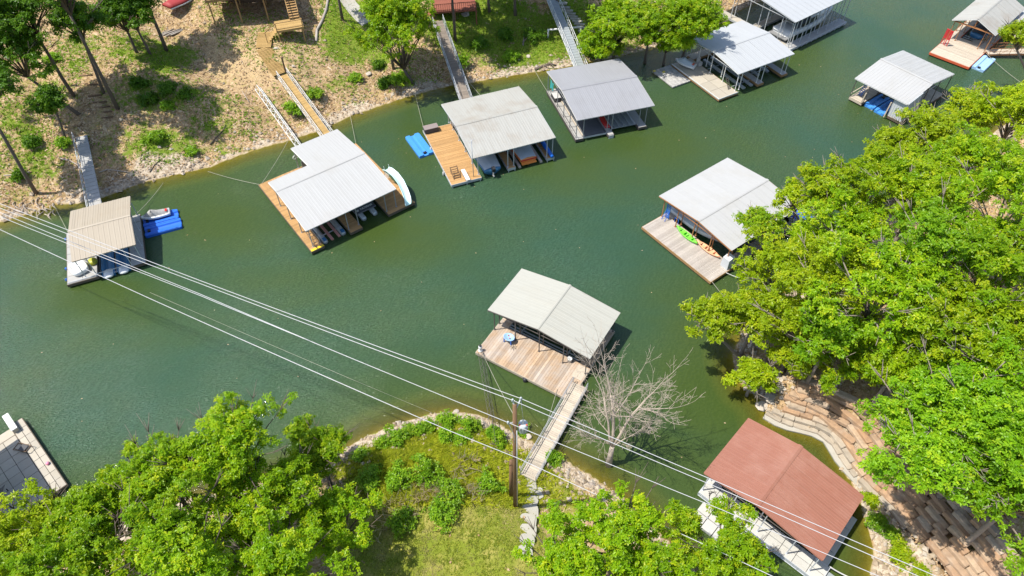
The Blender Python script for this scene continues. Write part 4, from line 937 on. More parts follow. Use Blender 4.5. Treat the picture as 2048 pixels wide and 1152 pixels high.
def runabout(D, u, v, label, L, B, top, hullm, stripe=None, motor=None, rot=math.pi / 2, z=.35, group=None):
    loc, rz = place(D, u, v, z, rot); o = thing('motor_boat', label, 'boat', loc, rz)
    rr = hull_rings(L, B, .62); mb = MB(); mb.loft(rr, True, True, True); mb.build('hull', MAT[hullm], o)
    if stripe:
        mb = MB()
        for s in (1, -1): mb.loft([[(r[3][0], s * (r[3][1] + .015), r[3][2] - .16), (r[3][0], s * (r[3][1] + .02), r[3][2] - .03)] for r in rr], False, False)
        mb.b6(-L / 2 - .03, -L / 2 + .02, -B * .42, B * .42, .38, .58); mb.build('stripe', MAT[stripe], o)
    mb = MB(); c = []
    for i, r in enumerate(rr):
        w, g, x = r[3][1], r[3][2], r[3][0]; t = i / (len(rr) - 1); hgt = .16 + .32 * math.exp(-((t - .5) / .18) ** 2)
        c.append([(x, w * k * .96, g + .05 + hgt * (1 - abs(k) ** 1.6) + .015 * math.sin(9 * k + 5 * t)) for k in (-1, -.8, -.5, -.2, 0, .2, .5, .8, 1)])
    mb.loft(c, False, False, True); mb.build('canvas_cover', MAT[top], o)
    if motor: outboard(o, -L / 2 - .28, .55, 0, motor)
    return o
runabout(D3, -2.75, -2.7, 'boat under a pale blue-grey cover with a black outboard, beside the golden sun deck', 6.0, 2.35, 'cover_grey', 'gel_blue', None, 'black', z=.4)
b2 = runabout(D3, 1.75, -2.6, 'covered boat with a red band and orange stern in the right slip', 5.9, 2.3, 'cover_grey', 'gel_orange', 'gel_red', None, z=.4)
mb = MB(); mb.b6(-3.25, -2.9, -.9, .9, .05, .14); mb.build('swim_platform', MAT['gel_orange'], b2)
for du, in ((.55,), (3.2,)):
    mb = MB(); mb.b6(-.14, .14, -3.4, 3.0, .2, .42); tag(mb.build('lift_bunk', MAT['wood_grey'], None, W(D3, du, -2.5, 0), D3.th), 'grey plank lift bunk on the %s side of the red and orange boat' % ('left' if du < 1 else 'right'), 'lift bunk')
mb = MB(); mb.tube([(0, 3.0, .75), (0, 0, .8), (0, -2.8, .75)], [.2, .27, .2], 8)
tag(mb.build('rolled_mat', MAT['blue_metal'], None, W(D3, 4.55, -3.2, 0), D3.th), 'long rolled blue mat stowed along the right finger of the streaked-roof dock', 'mat')
# pontoon boats and lift floats in the L-roof dock
def pontoon_pair(D, u, v, label, gap, L, name='lift_floats'):
    o = thing(name, label, 'boat lift', W(D, u, v, 0), D.th)
    for s in (-1, 1):
        mb = MB(); mb.loft([[(s * gap / 2 + .30 * math.cos(a) * k, y, .22 + .26 * math.sin(a) * k) for a in [R(45 * q + 22) for q in range(8)]] for y, k in ((-L / 2, .7), (-L / 2 + .12, 1), (L / 2, 1), (L / 2 + .2, .6))]); f = mb.build('tank', MAT['pontoon'], o)
        mb = MB(); mb.b6(s * gap / 2 - .18, s * gap / 2 + .18, -L / 2 + .05, -L / 2 + .6, .47, .51); mb.build('foot_pad', MAT['gel_blue'], f)
    mb = MB()
    for y in (-L / 2 + .9, 0, L / 2 - .5): mb.bar((-gap / 2 - .2, y, .52), (gap / 2 + .2, y, .52), .08)
    mb.build('cross_beam', MAT['galv'], o); return o
lf = pontoon_pair(D2, -2.5, -3.0, 'empty boat lift with grey float tanks and two faded red bunks', 2.1, 6.9)
for s in (-.42, .38):
    mb = MB(); mb.b6(s - .13, s + .13, -3.9, 2.5, .58, .72); mb.build('bunk', MAT['ramp_red'], lf)
pbt = thing('pontoon_boat', 'dark covered pontoon boat with white lettering across its stern panel', 'boat', W(D2, 2.08, -2.0, 0), D2.th)
for s in (-1, 1):
    mb = MB(); mb.loft([[(s * .68 + .30 * math.cos(a) * k, y, .16 + .30 * math.sin(a) * k) for a in [R(45 * q + 22) for q in range(8)]] for y, k in ((-3.75, .75), (-3.6, 1), (3.2, 1), (3.8, .3))]); mb.build('pontoon', MAT['pontoon'], pbt)
mb = MB(); mb.b6(-1.2, 1.2, -2.95, 3.2, .46, .56); mb.build('deck', MAT['carpet'], pbt)
mb = MB(); mb.add([(-1.15, -2.9, .56), (1.15, -2.9, .56), (1.15, 3.1, .56), (-1.15, 3.1, .56), (-1.0, -2.75, 1.3), (1.0, -2.75, 1.3), (1.0, 2.9, 1.4), (-1.0, 2.9, 1.4)], [(0, 1, 5, 4), (1, 2, 6, 5), (2, 3, 7, 6), (3, 0, 4, 7), (4, 5, 6, 7)]); cvp = mb.build('cover', MAT['cover_dark'], pbt)
fc = bpy.data.curves.new('lettering', 'FONT'); fc.body = 'YAMAHA'; fc.size = .36; fc.align_x = 'CENTER'; fc.extrude = .002
fo = bpy.data.objects.new('lettering_source', fc); COL.objects.link(fo)
lm = bpy.data.meshes.new_from_object(fo.evaluated_get(bpy.context.evaluated_depsgraph_get())); bpy.data.objects.remove(fo)
lm.materials.clear(); lm.materials.append(MAT['gel_white'])
link('lettering', lm, pbt, (.12, -2.865, .80), 0, rx=R(79))
mb = MB(); mb.tube([(.13 * math.cos(R(30 * k)), 0, .13 * math.sin(R(30 * k))) for k in range(13)], .02, 5); mb.bar((0, 0, -.1), (0, 0, .1), .02); mb.bar((-.08, 0, .05), (.08, 0, -.05), .02); mb.bar((-.08, 0, -.05), (.08, 0, .05), .02)
mb.build('emblem', MAT['gel_white'], pbt, (-.92, -2.88, .93))
# cruiser
loc, rz = place(D6, .6, -1.95, .35, 0)
cr = thing('cabin_cruiser', 'large white cabin cruiser with dark tinted windows under the tall roof', 'boat', loc, rz)
rr = hull_rings(11.4, 3.1, 1.25, 12, .92, .35, .45); mb = MB(); mb.loft(rr, True, True, True); mb.build('hull', MAT['gel_white'], cr)
mb = MB(); S = [(-3.2, 1.35, 1.30, .02), (-2.6, 1.38, 1.32, .55), (-1.0, 1.3, 1.34, .85), (.8, 1.2, 1.38, .95), (2.2, 1.0, 1.42, .55), (4.2, .55, 1.5, .10), (5.0, .2, 1.55, .04)]
mb.loft([[(x, w, g), (x, w * .82, g + h * .8), (x, w * .5, g + h), (x, -w * .5, g + h), (x, -w * .82, g + h * .8), (x, -w, g)] for x, w, g, h in S], True, True, True); mb.build('cabin', MAT['gel_white'], cr)
mb = MB(); mb.loft([[(x, w, g + .1), (x, w * .9, g + h * .75)] for x, w, g, h in [(-3.0, 1.40, 1.32, .62), (-1.0, 1.36, 1.34, .9), (.4, 1.28, 1.38, .95)]], False, False); mb.loft([[(x, -w, g + .1), (x, -w * .9, g + h * .75)] for x, w, g, h in [(-3.0, 1.40, 1.32, .62), (-1.0, 1.36, 1.34, .9), (.4, 1.28, 1.38, .95)]], False, False)
mb.build('side_window', MAT['glass'], cr)
mb = MB(); mb.loft([[(.9, w, 2.25), (2.15, w * .92, 1.86)] for w in (-.75, -.3, .3, .75)], False, False); mb.build('windshield', MAT['glass'], cr)
mb = MB(); mb.loft([[(x, w, z) for w, z in ((-1.32, 1.5), (-1.1, 2.1), (0, 2.32), (1.1, 2.1), (1.32, 1.5))] for x in (-4.4, -3.3, -2.2, -.9)], False, False); mb.build('canvas_top', MAT['cover_dark'], cr)
mb = MB(); mb.b6(-6.35, -5.6, -1.5, 1.5, .55, .68); mb.build('swim_platform', MAT['carpet'], cr)
mb = MB(); mb.box((4.6, 0, 1.66), (.5, .5, .06)); mb.build('deck_hatch', MAT['glass'], cr)
mb = MB(); mb.tube([(.5, 1.55, 1.75), (2.5, 1.45, 1.95), (4.6, .9, 2.1), (5.6, 0, 2.15), (4.6, -.9, 2.1), (2.5, -1.45, 1.95), (.5, -1.55, 1.75)], .025, 5); mb.build('bow_rail', MAT['galv'], cr)
# other hulls in slips
runabout(D9, -2.9, .9, 'long boat in white canvas lying behind the two kayaks', 7.0, 2.2, 'cover_grey', 'gel_white', None, None, rot=-math.pi / 2, z=.35)
bb = runabout(D9, 6.5, -3.6, 'boat under a bright blue tarpaulin half hidden by branches', 4.6, 2.1, 'tarp_blue', 'gel_white', None, None, rot=math.pi / 2, z=.3)
runabout(D10, .2, 0.1, 'dark boat moored in shade under the cream roof', 5.2, 2.1, 'cover_dark', 'gel_blue', None, 'black', rot=R(-90), z=.3)
runabout(D8, 5.6, -.1, 'boat on the lift inside the gabled dock', 5.0, 2.0, 'cover_dark', 'gel_blue', None, None, rot=0, z=.35)
runabout(D5, 1.6, .6, 'boat half visible in the right slip of the shade-dappled roof', 5.6, 2.1, 'cover_grey', 'gel_white', None, None, rot=math.pi / 2, z=.3)
# personal watercraft and their floats
def pwc(loc, rz, label, L=2.9, cover='cover_mottle_dapple', hull='gel_white', accent=None):
    o = thing('personal_watercraft', label, 'jet ski', loc, rz)
    rr = hull_rings(L, 1.15, .34, 8, .9, .12, .2, .12); mb = MB(); mb.loft(rr, True, True, True); mb.build('hull', MAT[hull], o)
    mb = MB(); c = []
    for x, w, h in ((-L * .44, .45, .08), (-L * .3, .42, .36), (-L * .08, .40, .46), (L * .04, .42, .66), (L * .12, .40, .72), (L * .24, .42, .45), (L * .42, .22, .12)):
        c.append([(x, w * k, .36 + h * (1 - abs(k) ** 2.2)) for k in (-1, -.75, -.4, 0, .4, .75, 1)])
    mb.loft(c, False, False, True); mb.build('seat_cover', MAT[cover], o)
    mb = MB(); mb.bar((L * .10, -.42, 1.02), (L * .10, .42, 1.02), .05); mb.build('handlebar', MAT['black'], o)
    if accent: mb = MB(); mb.box((-L * .38, 0, .5), (.3, .4, .18)); mb.build('seat_pad', MAT[accent], o)
    return o
def pwc_float(D, u, v, label, L, B, mat, rot=0.0, name='jet_ski_float', group=None):
    loc, rz = place(D, u, v, 0, rot); o = thing(name, label, 'dock float', loc, rz, group)
    mb = MB(); h = .34
    prof = lambda x, k: [(x, -B / 2 * k, -.1), (x, B / 2 * k, -.1), (x, B / 2 * k, h - .06), (x, B / 2 * k - .08, h), (x, .34, h), (x, .24, h - .16), (x, 0, h - .20), (x, -.24, h - .16), (x, -.34, h), (x, -B / 2 * k + .08, h), (x, -B / 2 * k, h - .06)]
    mb.loft([prof(-L / 2, .92), prof(-L / 2 + .15, 1), prof(0, 1), prof(L / 2 - .12, 1), prof(L / 2, .95)], True, True, False); mb.build('body', MAT[mat], o)
    for s in (-1, 1):
        mb = MB(); y0, n = s * (B * .42), 6
        mb.loft([[(-L / 2 + .3 + k * (L - .6) / (2 * n), y0 - .09, h - .02), (-L / 2 + .3 + k * (L - .6) / (2 * n), y0 - .09, h + (.03 if k % 2 else .004)), (-L / 2 + .3 + k * (L - .6) / (2 * n), y0 + .09, h + (.03 if k % 2 else .004)), (-L / 2 + .3 + k * (L - .6) / (2 * n), y0 + .09, h - .02)] for k in range(2 * n + 1)], True, True, False)
        mb.build('tread', MAT[mat], o)
    mb = MB(); mb.b6(L / 2 - .55, L / 2 - .3, -.18, .18, h - .2, h + .02); mb.build('roller', MAT['black'], o)
    return o
pwc_float(D1, 4.95, 1.05, 'empty deep blue jet ski float right of the tan-roofed dock', 3.7, 1.55, 'blue_plastic', math.pi)
pwc_float(D1, 4.85, 2.65, 'deep blue jet ski float carrying the covered jet ski', 3.6, 1.55, 'blue_plastic', math.pi)
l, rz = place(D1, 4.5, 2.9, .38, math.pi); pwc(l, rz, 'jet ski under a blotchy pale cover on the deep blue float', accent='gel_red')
pwc_float(D1, -.72, -1.9, 'left blue jet ski cradle in the tan-roofed dock slip', 4.2, 1.25, 'gel_blue', -math.pi / 2)
pwc_float(D1, .72, -1.85, 'right blue jet ski cradle in the tan-roofed dock slip', 4.2, 1.25, 'gel_blue', -math.pi / 2)
for u in (-.72, .72):
    mb = MB(); mb.loft([[(math.cos(a) * .52 * k, y, .26 + math.sin(a) * .22 * k) for a in [R(36 * q) for q in range(10)]] for y, k in ((-.55, .3), (-.45, .8), (-.1, 1.0), (.35, 1.0), (.5, .9))])
    tag(mb.build('cradle_nose', MAT['gel_white'], None, W(D1, u, -3.8, 0), D1.th), '%s white rounded float nose in front of the tan-roofed dock' % ('left' if u < 0 else 'right'), 'float')
mb = MB(); rr = [(.0, .05), (.75, .05), (.85, .25), (.85, .5), (.72, .6), (.6, .45), (0, .42)]
mb.loft([[(a[0] * .82 * k, a[1] * .98 * k, z) for a in [(math.copysign(abs(math.cos(R(t))) ** .55, math.cos(R(t))), math.copysign(abs(math.sin(R(t))) ** .55, math.sin(R(t)))) for t in range(0, 360, 20)]] for k, z in ((.75, 0), (.95, .12), (1, .42), (.93, .56), (.8, .58), (.72, .40), (.3, .37))])
o = tag(mb.build('dinghy_tub', MAT['gel_white'], None, W(D1, -3.25, -2.35, .5), D1.th + .35), 'white square tub with rounded rim on the corner of the tan-roofed dock', 'tub')
mb = MB(); mb.lathe([(.05, 0), (.4, .04), (.46, .2), (.42, .42), (.3, .5), (.02, .52)], (0, 0, 0), 12)
tag(mb.build('yellow_tube', MAT['yellow_olive'], None, W(D1, -1.95, -1.9, .5), 0), 'olive yellow inflatable peeking from under the tan roof', 'inflatable')
pwc_float(D3, -9.0, 2.65, 'bright blue jet ski float tied left of the golden sun deck', 4.3, 1.85, 'sky_plastic', -math.pi / 2 + .12)
pwc_float(D7, -.72, -3.0, 'left light blue jet ski float in the white ribbed dock', 3.6, 1.35, 'sky_plastic', math.pi / 2)
pwc_float(D7, .78, -3.15, 'right light blue jet ski float beside the pale shed', 3.6, 1.35, 'sky_plastic', math.pi / 2)
pwc_float(D8, -2.3, -3.55, 'faded blue jet ski float along the red-edged deck', 4.0, 1.65, 'pale_blue', math.pi)
pwc_float(D8, .2, -4.6, 'part-hidden white float between the gabled dock and the branches', 2.0, 1.4, 'light_box', math.pi) if False else None
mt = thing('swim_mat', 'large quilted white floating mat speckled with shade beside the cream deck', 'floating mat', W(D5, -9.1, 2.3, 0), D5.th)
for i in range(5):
    mb = MB(); mb.loft([[(a * .29, y, .16 + .1 * b) for a, b in ((-1, -.9), (1, -.9), (1.0, .5), (.6, 1), (-.6, 1), (-1, .5))] for y in (-2.2, -2.1, 2.1, 2.2)], True, True, False); mb.build('mat_tube', MAT['cover_mottle_dapple'], mt, (-1.2 + i * .6, 0, 0))
for v in (2.0, 1.2):
    mb = MB(); mb.box((0, 0, 0), (.35, .25, .1)); mb.build('handle', MAT['yellow'], mt, (-1.3 + (2.0 - v) * 1.2, v, .3))
l, rz = place(D5, -6.45, 2.9, .72, math.pi * .5 + .4); pwc(l, rz, 'jet ski under a white cover parked on the cream deck in tree shade', 2.9, 'cover_grey', 'gel_white', 'rust_red')
mb = MB(); mb.b6(-.3, .3, -.3, .3, 0, .5); mb.b6(-.3, .3, .2, .3, .5, 1.0); tag(mb.build('deck_chair', MAT['light_box'], None, W(D5, -4.6, 2.2, ZD), D5.th), 'pale moulded deck chair by the posts of the shade-dappled roof', 'chair')
# red-roof dock platform
pf = thing('floating_platform', 'white moulded floating platform under the oak branches by the red roof', 'floating platform', W(D11, -4.65, 2.0, 0), D11.th)
for i in range(4):
    for j in range(2):
        mb = MB(); mb.prism([(-.45, -.40), (-.40, -.45), (.40, -.45), (.45, -.40), (.45, .40), (.40, .45), (-.40, .45), (-.45, .40)], -.1, .30); mb.build('float_block', MAT['panel_white'], pf, (-.48 + j * .96, -1.5 + i * .96, 0))
for i in range(3): mb = MB(); mb.lathe([(.09, 0), (.09, .04), (.02, .05)], (0, 0, .301), 8); mb.build('coupling_pin', MAT['grey_post'], pf, (0, -1.0 + i * .96, 0))
# kayaks
def kayak(loc, rz, label, mat, L=3.1, B=.74):
    o = thing('kayak', label, 'kayak', loc, rz); mb = MB(); n = 14; rings = []
    for i in range(n + 1):
        t = i / n; x = -L / 2 + L * t; w = max(.02, B / 2 * (1 - abs(2 * t - 1) ** 2.2)); g = .30 + .10 * abs(2 * t - 1) ** 2; k = .12 * abs(2 * t - 1) ** 2
        rings.append([(x, 0, k), (x, w * .75, k + .06), (x, w, g - .05), (x, w * .86, g), (x, w * .5, g - (.14 if .2 < t < .8 else -.03)), (x, 0, g - (.18 if .2 < t < .8 else -.05)), (x, -w * .5, g - (.14 if .2 < t < .8 else -.03)), (x, -w * .86, g), (x, -w, g - .05), (x, -w * .75, k + .06)])
    mb.loft(rings); mb.build('hull', MAT[mat], o)
    for x in (-.55, .5):
        mb = MB(); mb.box((x, 0, .2), (.4, .34, .08)); mb.box((x - .22, 0, .30), (.06, .34, .26), ry=-.2); mb.build('seat', MAT[mat], o)
    mb = MB()
    for x in (-.1, .85): mb.bar((x, -.2, .25), (x, .2, .25), .05)
    mb.build('foot_brace', MAT['black'], o); return o
l, rz = place(D9, -5.1, .55, ZD, math.pi / 2 - .06); kayak(l, rz, 'lime green kayak lying on the weathered grey deck', 'kayak_green')
l, rz = place(D9, -4.85, -2.15, ZD, math.pi / 2 + .02); kayak(l, rz, 'faded peach kayak behind the lime green one', 'kayak_peach', 3.1, .78)
# slide
sl_ = thing('water_slide', 'pale aqua curved water slide on the right edge of the L-shaped roof dock', 'slide', W(D2, 6.2, -4.9, 0), D2.th)
path = [(.15, 2.5, 2.35), (.35, 2.1, 2.35), (.55, 1.2, 2.15), (.60, .2, 1.75), (.45, -.8, 1.25), (.2, -1.7, .85), (-.1, -2.3, .72)]
mb = MB(); mb.loft([[(x - .36, y, z + .25), (x - .30, y, z + .03), (x, y, z), (x + .30, y, z + .03), (x + .36, y, z + .25), (x + .42, y, z + .22), (x + .34, y, z - .06), (x - .34, y, z - .06), (x - .42, y, z + .22)] for x, y, z in path]); mb.build('chute', MAT['aqua'], sl_)
mb = MB()
for s in (-.3, .3): mb.bar((.25 + s, 3.1, ZD), (.25 + s, 2.4, 2.3), .05); mb.bar((.25 + s, 2.4, 2.3), (.25 + s, 2.5, 2.9), .05)
for k in range(6): mb.bar((-.05, 3.05 - .11 * k, .7 + .3 * k), (.55, 3.05 - .11 * k, .7 + .3 * k), .05)
mb.build('ladder', MAT['white_paint'], sl_)
mb = MB(); mb.bar((.55, .4, ZD), (.58, .3, 1.8), .06); mb.bar((.2, -1.4, ZD), (.25, -1.4, .9), .06); mb.build('leg', MAT['galv'], sl_)
# boxes and small things
def deckbox(D, u, v, label, sx, sy, h, lid, body, rot=0, name='deck_box', cat='box'):
    loc, rz = place(D, u, v, ZD, rot); o = thing(name, label, cat, loc, rz)
    mb = MB(); mb.b6(-sx / 2, sx / 2, -sy / 2, sy / 2, 0, h); mb.build('body', MAT[body], o)
    mb = MB(); mb.loft([[(-sx / 2 - .03, y, h), (sx / 2 + .03, y, h), (sx / 2 + .03, y, h + zz), (-sx / 2 - .03, y, h + zz)] for y, zz in ((-sy / 2 - .04, .05), (0, .12), (sy / 2 + .03, .08))], True, True, False); mb.build('lid', MAT[lid], o); return o
deckbox(D3, -6.95, 4.35, 'taupe storage box on the far corner of the golden sun deck', 1.7, .8, .62, 'grey_box', 'dark_box')
deckbox(D4, -4.55, 2.9, 'light-lidded storage box under the grey roof eave', .8, 1.4, .6, 'light_box', 'dark_box')
mb = MB()
for k in range(5): mb.loft([[(.0 + .03 * math.sin(3 * t + k), -.5 + .2 * k + .09 * t, 2.1), (.05 * math.sin(5 * t), -.5 + .2 * k + .09 * t, 1.1 + .1 * math.sin(k))] for t in (0, 1, 2)], False, False)
mb.bar((0, -.6, 2.12), (0, .7, 2.12), .03); tag(mb.build('hanging_towels', MAT['turquoise'], None, W(D4, -4.6, 4.35, 0), D4.th), 'turquoise towels hanging at the far corner of the grey-roofed dock', 'towel')
mb = MB(); mb.loft([[(-.35 + w, y, .52 + h), (w + .35, y, .52 + h), (w + .3, y, .62 + h), (-.3 + w, y, .62 + h)] for y, w, h in ((-2.0, .1, 0), (-1, 0, .12), (0, -.1, .5), (1.2, -.05, .8))], True, True, True); tag(mb.build('red_tarp', MAT['gel_red'], None, W(D4, -.6, -2.8, 0), D4.th), 'crumpled red tarp draped in the middle of the grey-roofed dock', 'tarp')
tbl = thing('play_table', 'small light blue play table on the tan plank deck', 'table', W(D10, -3.35, 2.7, ZD), D10.th)
mb = MB(); mb.loft([[(math.cos(a) * .42 * k, math.sin(a) * .55 * k, z) for a in [R(30 * q) for q in range(12)]] for k, z in ((.95, .55), (1, .6), (1, .68), (.9, .68), (.85, .62))]); mb.build('table_top', MAT['pale_blue'], tbl)
for a, b in ((-.28, -.36), (.28, -.36), (-.28, .36), (.28, .36)): mb = MB(); mb.box((a, b, .28), (.08, .08, .55)); mb.build('leg', MAT['blue_metal'], tbl)
mb = MB(); mb.box((.1, .1, .72), (.08, .08, .08)); mb.box((-.12, -.15, .72), (.08, .08, .08)); mb.build('toy', MAT['red_metal'], tbl)
bk = thing('bucket', 'white bucket standing by the slip of the cream-roofed dock', 'bucket', W(D10, -2.45, -3.1, ZD)); mb = MB(); mb.lathe([(.0, 0), (.17, 0), (.21, .45), (.23, .46), (.23, .5), (.19, .5), (.16, .1), (0, .08)], (0, 0, 0), 14); mb.build('pail', MAT['gel_white'], bk)
mb = MB(); mb.tube([(.22 * math.cos(R(t)), .05, .46 + .12 * math.sin(R(t))) for t in range(0, 181, 30)], .012, 4); mb.build('bail', MAT['galv'], bk)
st = thing('lighthouse_ornament', 'small white lighthouse ornament on the left corner of the tan plank deck', 'ornament', W(D10, -5.6, 4.35, ZD)); mb = MB(); mb.lathe([(.0, 0), (.2, 0), (.22, .08), (.17, .1), (.12, .5), (.17, .55), (.17, .6), (.09, .62), (.09, .75)], (0, 0, 0), 12); mb.build('tower', MAT['gel_white'], st); mb = MB(); mb.lathe([(.13, .75), (.02, .92)], (0, 0, 0), 10); mb.build('cap', MAT['dark_box'], st)
mb = MB()
for k in range(7): a = R(k * 51); mb.tube([(.05 * math.cos(a), .05 * math.sin(a), .02), (.22 * math.cos(a), .22 * math.sin(a), .16), (.34 * math.cos(a + .3), .34 * math.sin(a + .3), .06)], .02, 4)
tag(mb.build('rope_heap', MAT['cable'], None, W(D10, -3.75, 2.0, ZD)), 'tangled brown rope heap in front of the play table', 'rope')
sr = thing('slide_ladder_stand', 'pair of tall red metal ladder stands on the gabled dock deck', 'ladder', W(D8, -2.1, 2.35, ZD), D8.th)
for s in (0, .55):
    mb = MB()
    for q in (0, .32): mb.bar((s * .3, q - .6 + s, 0), (s * .3, q - .6 + s, 2.2), .09)
    for k in range(8): mb.b6(s * .3 - .06, s * .3 + .06, -.6 + s, -.28 + s, .9 + .17 * k, 1.0 + .17 * k)
    mb.build('ladder', MAT['red_metal'], sr)
# left-edge deck furniture
ch = thing('folding_chair', 'dark folding chair lying on the tiled deck in sunlight', 'chair', W(D12, 3.0, -1.1, ZD), D12.th + .5)
mb = MB()
for s in (-.3, .3): mb.bar((-.7, s, .03), (.8, s, .42), .04); mb.bar((-.4, s, .4), (.7, s, .05), .04)
for x in (-.7, .0, .8): mb.bar((x, -.3, .03 + (x + .7) * .26), (x, .3, .03 + (x + .7) * .26), .04)
mb.build('frame', MAT['wood_brown'], ch); mb = MB(); mb.b6(-.1, .45, -.27, .27, .22, .26); mb.build('seat', MAT['dark_box'], ch)
for i, (u, v, lab) in enumerate(((5.6, -4.2, 'long dark lounger in the shaded part of the tiled deck'), (3.0, -5.4, 'dark patio table at the left edge of the tiled deck'))):
    lo = thing('lounger' if i == 0 else 'patio_table', lab, 'lounger' if i == 0 else 'table', W(D12, u, v, ZD), D12.th + (.9 if i == 0 else 0))
    mb = MB()
    if i == 0: mb.loft([[(x, -.33, z), (x, .33, z), (x, .33, z + .05), (x, -.33, z + .05)] for x, z in ((-1, .3), (.2, .32), (.5, .42), (1.0, .85))], True, True, False)
    else: mb.b6(-.45, .45, -.45, .45, .7, .75)
    mb.build('top', MAT['dark_box' if i == 0 else 'gel_blue'], lo)
    for a, b in ((-.4, -.3), (.4, -.3), (-.4, .3), (.4, .3)): mb = MB(); mb.box((a * (2 if i == 0 else 1), b, .15 if i == 0 else .35), (.05, .05, .3 if i == 0 else .7)); mb.build('leg', MAT['black'], lo)
mb = MB(); mb.lathe([(0, 0), (.12, .02), (.16, .12), (.12, .22), (0, .25)], (0, 0, 0), 10); tag(mb.build('ball', MAT['pink'], None, W(D12, 5.9, -.25, ZD)), 'pink ball at the right edge of the tiled deck', 'ball')
# a neighbour's white roof half out of frame, far right
D13 = dock('white flat-roofed boat shelter behind the gabled dock at the right edge', 74.5, 92.5, R(44))
decks(D13, [(-4, 5, -2, -1, ('p', 'wood_tan', 'v', .3)), (-4, 5, 1, 2, ('p', 'wood_tan', 'v', .3))])
roof(D13, [(-4, 5, -2.3)], [(-4, 5, 2.3)], 0, 2.6, .25, (-2.3, 2.3), 'r_white', 'white_paint', 'galv')
posts(D13, [(u, s * 2.0) for u in (-3.8, 0, 4.8) for s in (-1, 1)], 'galv', .08)
# ------------------------------------------------------------------ bank structures
def Gv(px, py, dz=0.0): return Vector(G(px, py, dz))
# house deck on posts, cut by the top edge
a, b = Gv(447, 52), Gv(590, 45); ztop = max(a.z, b.z) + 3.6
hd = thing('house_deck', 'raised timber house deck on tall posts at the top edge', 'deck', (a.x, a.y, a.z)); dx = (b - a); dirx = math.atan2(dx.y, dx.x); Lh = math.hypot(dx.x, dx.y)
hd.rotation_euler = (0, 0, dirx); zt = ztop - a.z
mb = MB(); mb.b6(-1.2, Lh + .6, -.1, .0, zt - .32, zt - .02); mb.b6(-1.2, Lh + .6, .0, 5.2, zt - .2, zt - .06); mb.build('frame', MAT['wood_house'], hd)
planks(hd, -1.2, Lh + .6, -.12, 5.2, 'wood_house', 'u', .2, zt)
for i, x in enumerate(grid(-.9, Lh + .1, 4)):
    for y in (.15, 4.6):
        wp = hd.matrix_basis @ Vector((x, y, 0)); zg = tz(wp.x, wp.y) - a.z
        mb = MB(); mb.box((0, 0, (zt - .2 + zg) / 2), (.16, .16, zt - .2 - zg)); mb.build('post', MAT['wood_house'], hd, (x, y, 0))
mb = MB()
for x in grid(-1.1, Lh + .5, 6): mb.b6(x - .05, x + .05, -.1, .0, zt, zt + 1.0)
mb.b6(-1.15, Lh + .55, -.12, .03, zt + 1.0, zt + 1.06); mb.b6(-1.15, Lh + .55, -.08, -.02, zt + .45, zt + .52); mb.build('railing', MAT['wood_house'], hd)
mb = MB(); mb.b6(-.5, Lh, 5.3, 5.5, 0, zt + 2.6); mb.build('house_wall', MAT['wood_brown'], hd)
# stair from the deck to a landing, and the landing itself
l0, l1 = Gv(566, 82), Gv(612, 86)
ld = thing('stair_landing', 'honey-coloured timber landing with handrail at the foot of the deck stair', 'landing', tuple(l0)); ldd = l1 - l0; ld.rotation_euler = (0, 0, math.atan2(ldd.y, ldd.x)); Ll = math.hypot(ldd.x, ldd.y); zl = 1.45
mb = MB(); mb.b6(-.5, Ll + .2, -.1, 0, zl - .25, zl - .02); mb.b6(-.5, Ll + .2, 0, 2.6, zl - .18, zl - .05); mb.build('frame', MAT['wood_gold2'], ld)
planks(ld, -.5, Ll + .2, -.12, 2.6, 'wood_gold2', 'u', .2, zl)
for x, y in ((-.3, .1), (Ll, .1), (-.3, 2.4), (Ll, 2.4)): mb = MB(); mb.box((0, 0, zl / 2 - .3), (.14, .14, zl + .4)); mb.build('post', MAT['wood_house'], ld, (x, y, 0))
mb = MB()
for x in (-.4, Ll + .1): mb.b6(x - .05, x + .05, -.1, 0, zl, zl + 1)
mb.b6(-.45, Ll + .15, -.12, .02, zl + 1, zl + 1.06); mb.b6(-.45, Ll + .15, -.08, -.03, zl + .15, zl + .22); mb.bar((-.4, 0, zl + 1), (-1.9, -.3, zl + .2), .08); mb.bar((-1.9, -.3, zl + .2), (-1.9, -.3, .2), .08); mb.build('railing', MAT['wood_house'], ld)
for k in range(5): mb = MB(); mb.b6(-.5 - .28 * (k + 1), -.5 - .28 * k, -.1, 1.2, zl - .27 * (k + 1), zl - .27 * (k + 1) + .06); mb.build('step', MAT['wood_gold2'], ld)
stp = thing('deck_stair', 'long open timber stair rising from the landing past the top edge', 'stair', tuple(ld.matrix_basis @ Vector((Ll - .6, 2.2, zl)))); stp.rotation_euler = ld.rotation_euler
for k in range(16): mb = MB(); mb.b6(-.6, .6, .1 + .3 * k, .36 + .3 * k, .2 * (k + 1), .2 * (k + 1) + .06); mb.build('step', MAT['wood_house'], stp)
mb = MB()
for s in (-.62, .62): mb.bar((s, 0, 0), (s, 5.0, 3.3), .09); mb.bar((s, 0, 1.0), (s, 5.0, 4.3), .07); [mb.bar((s, y, y * .66), (s, y, y * .66 + 1), .06) for y in (.1, 1.6, 3.2, 4.8)]
mb.build('stringer', MAT['wood_house'], stp)
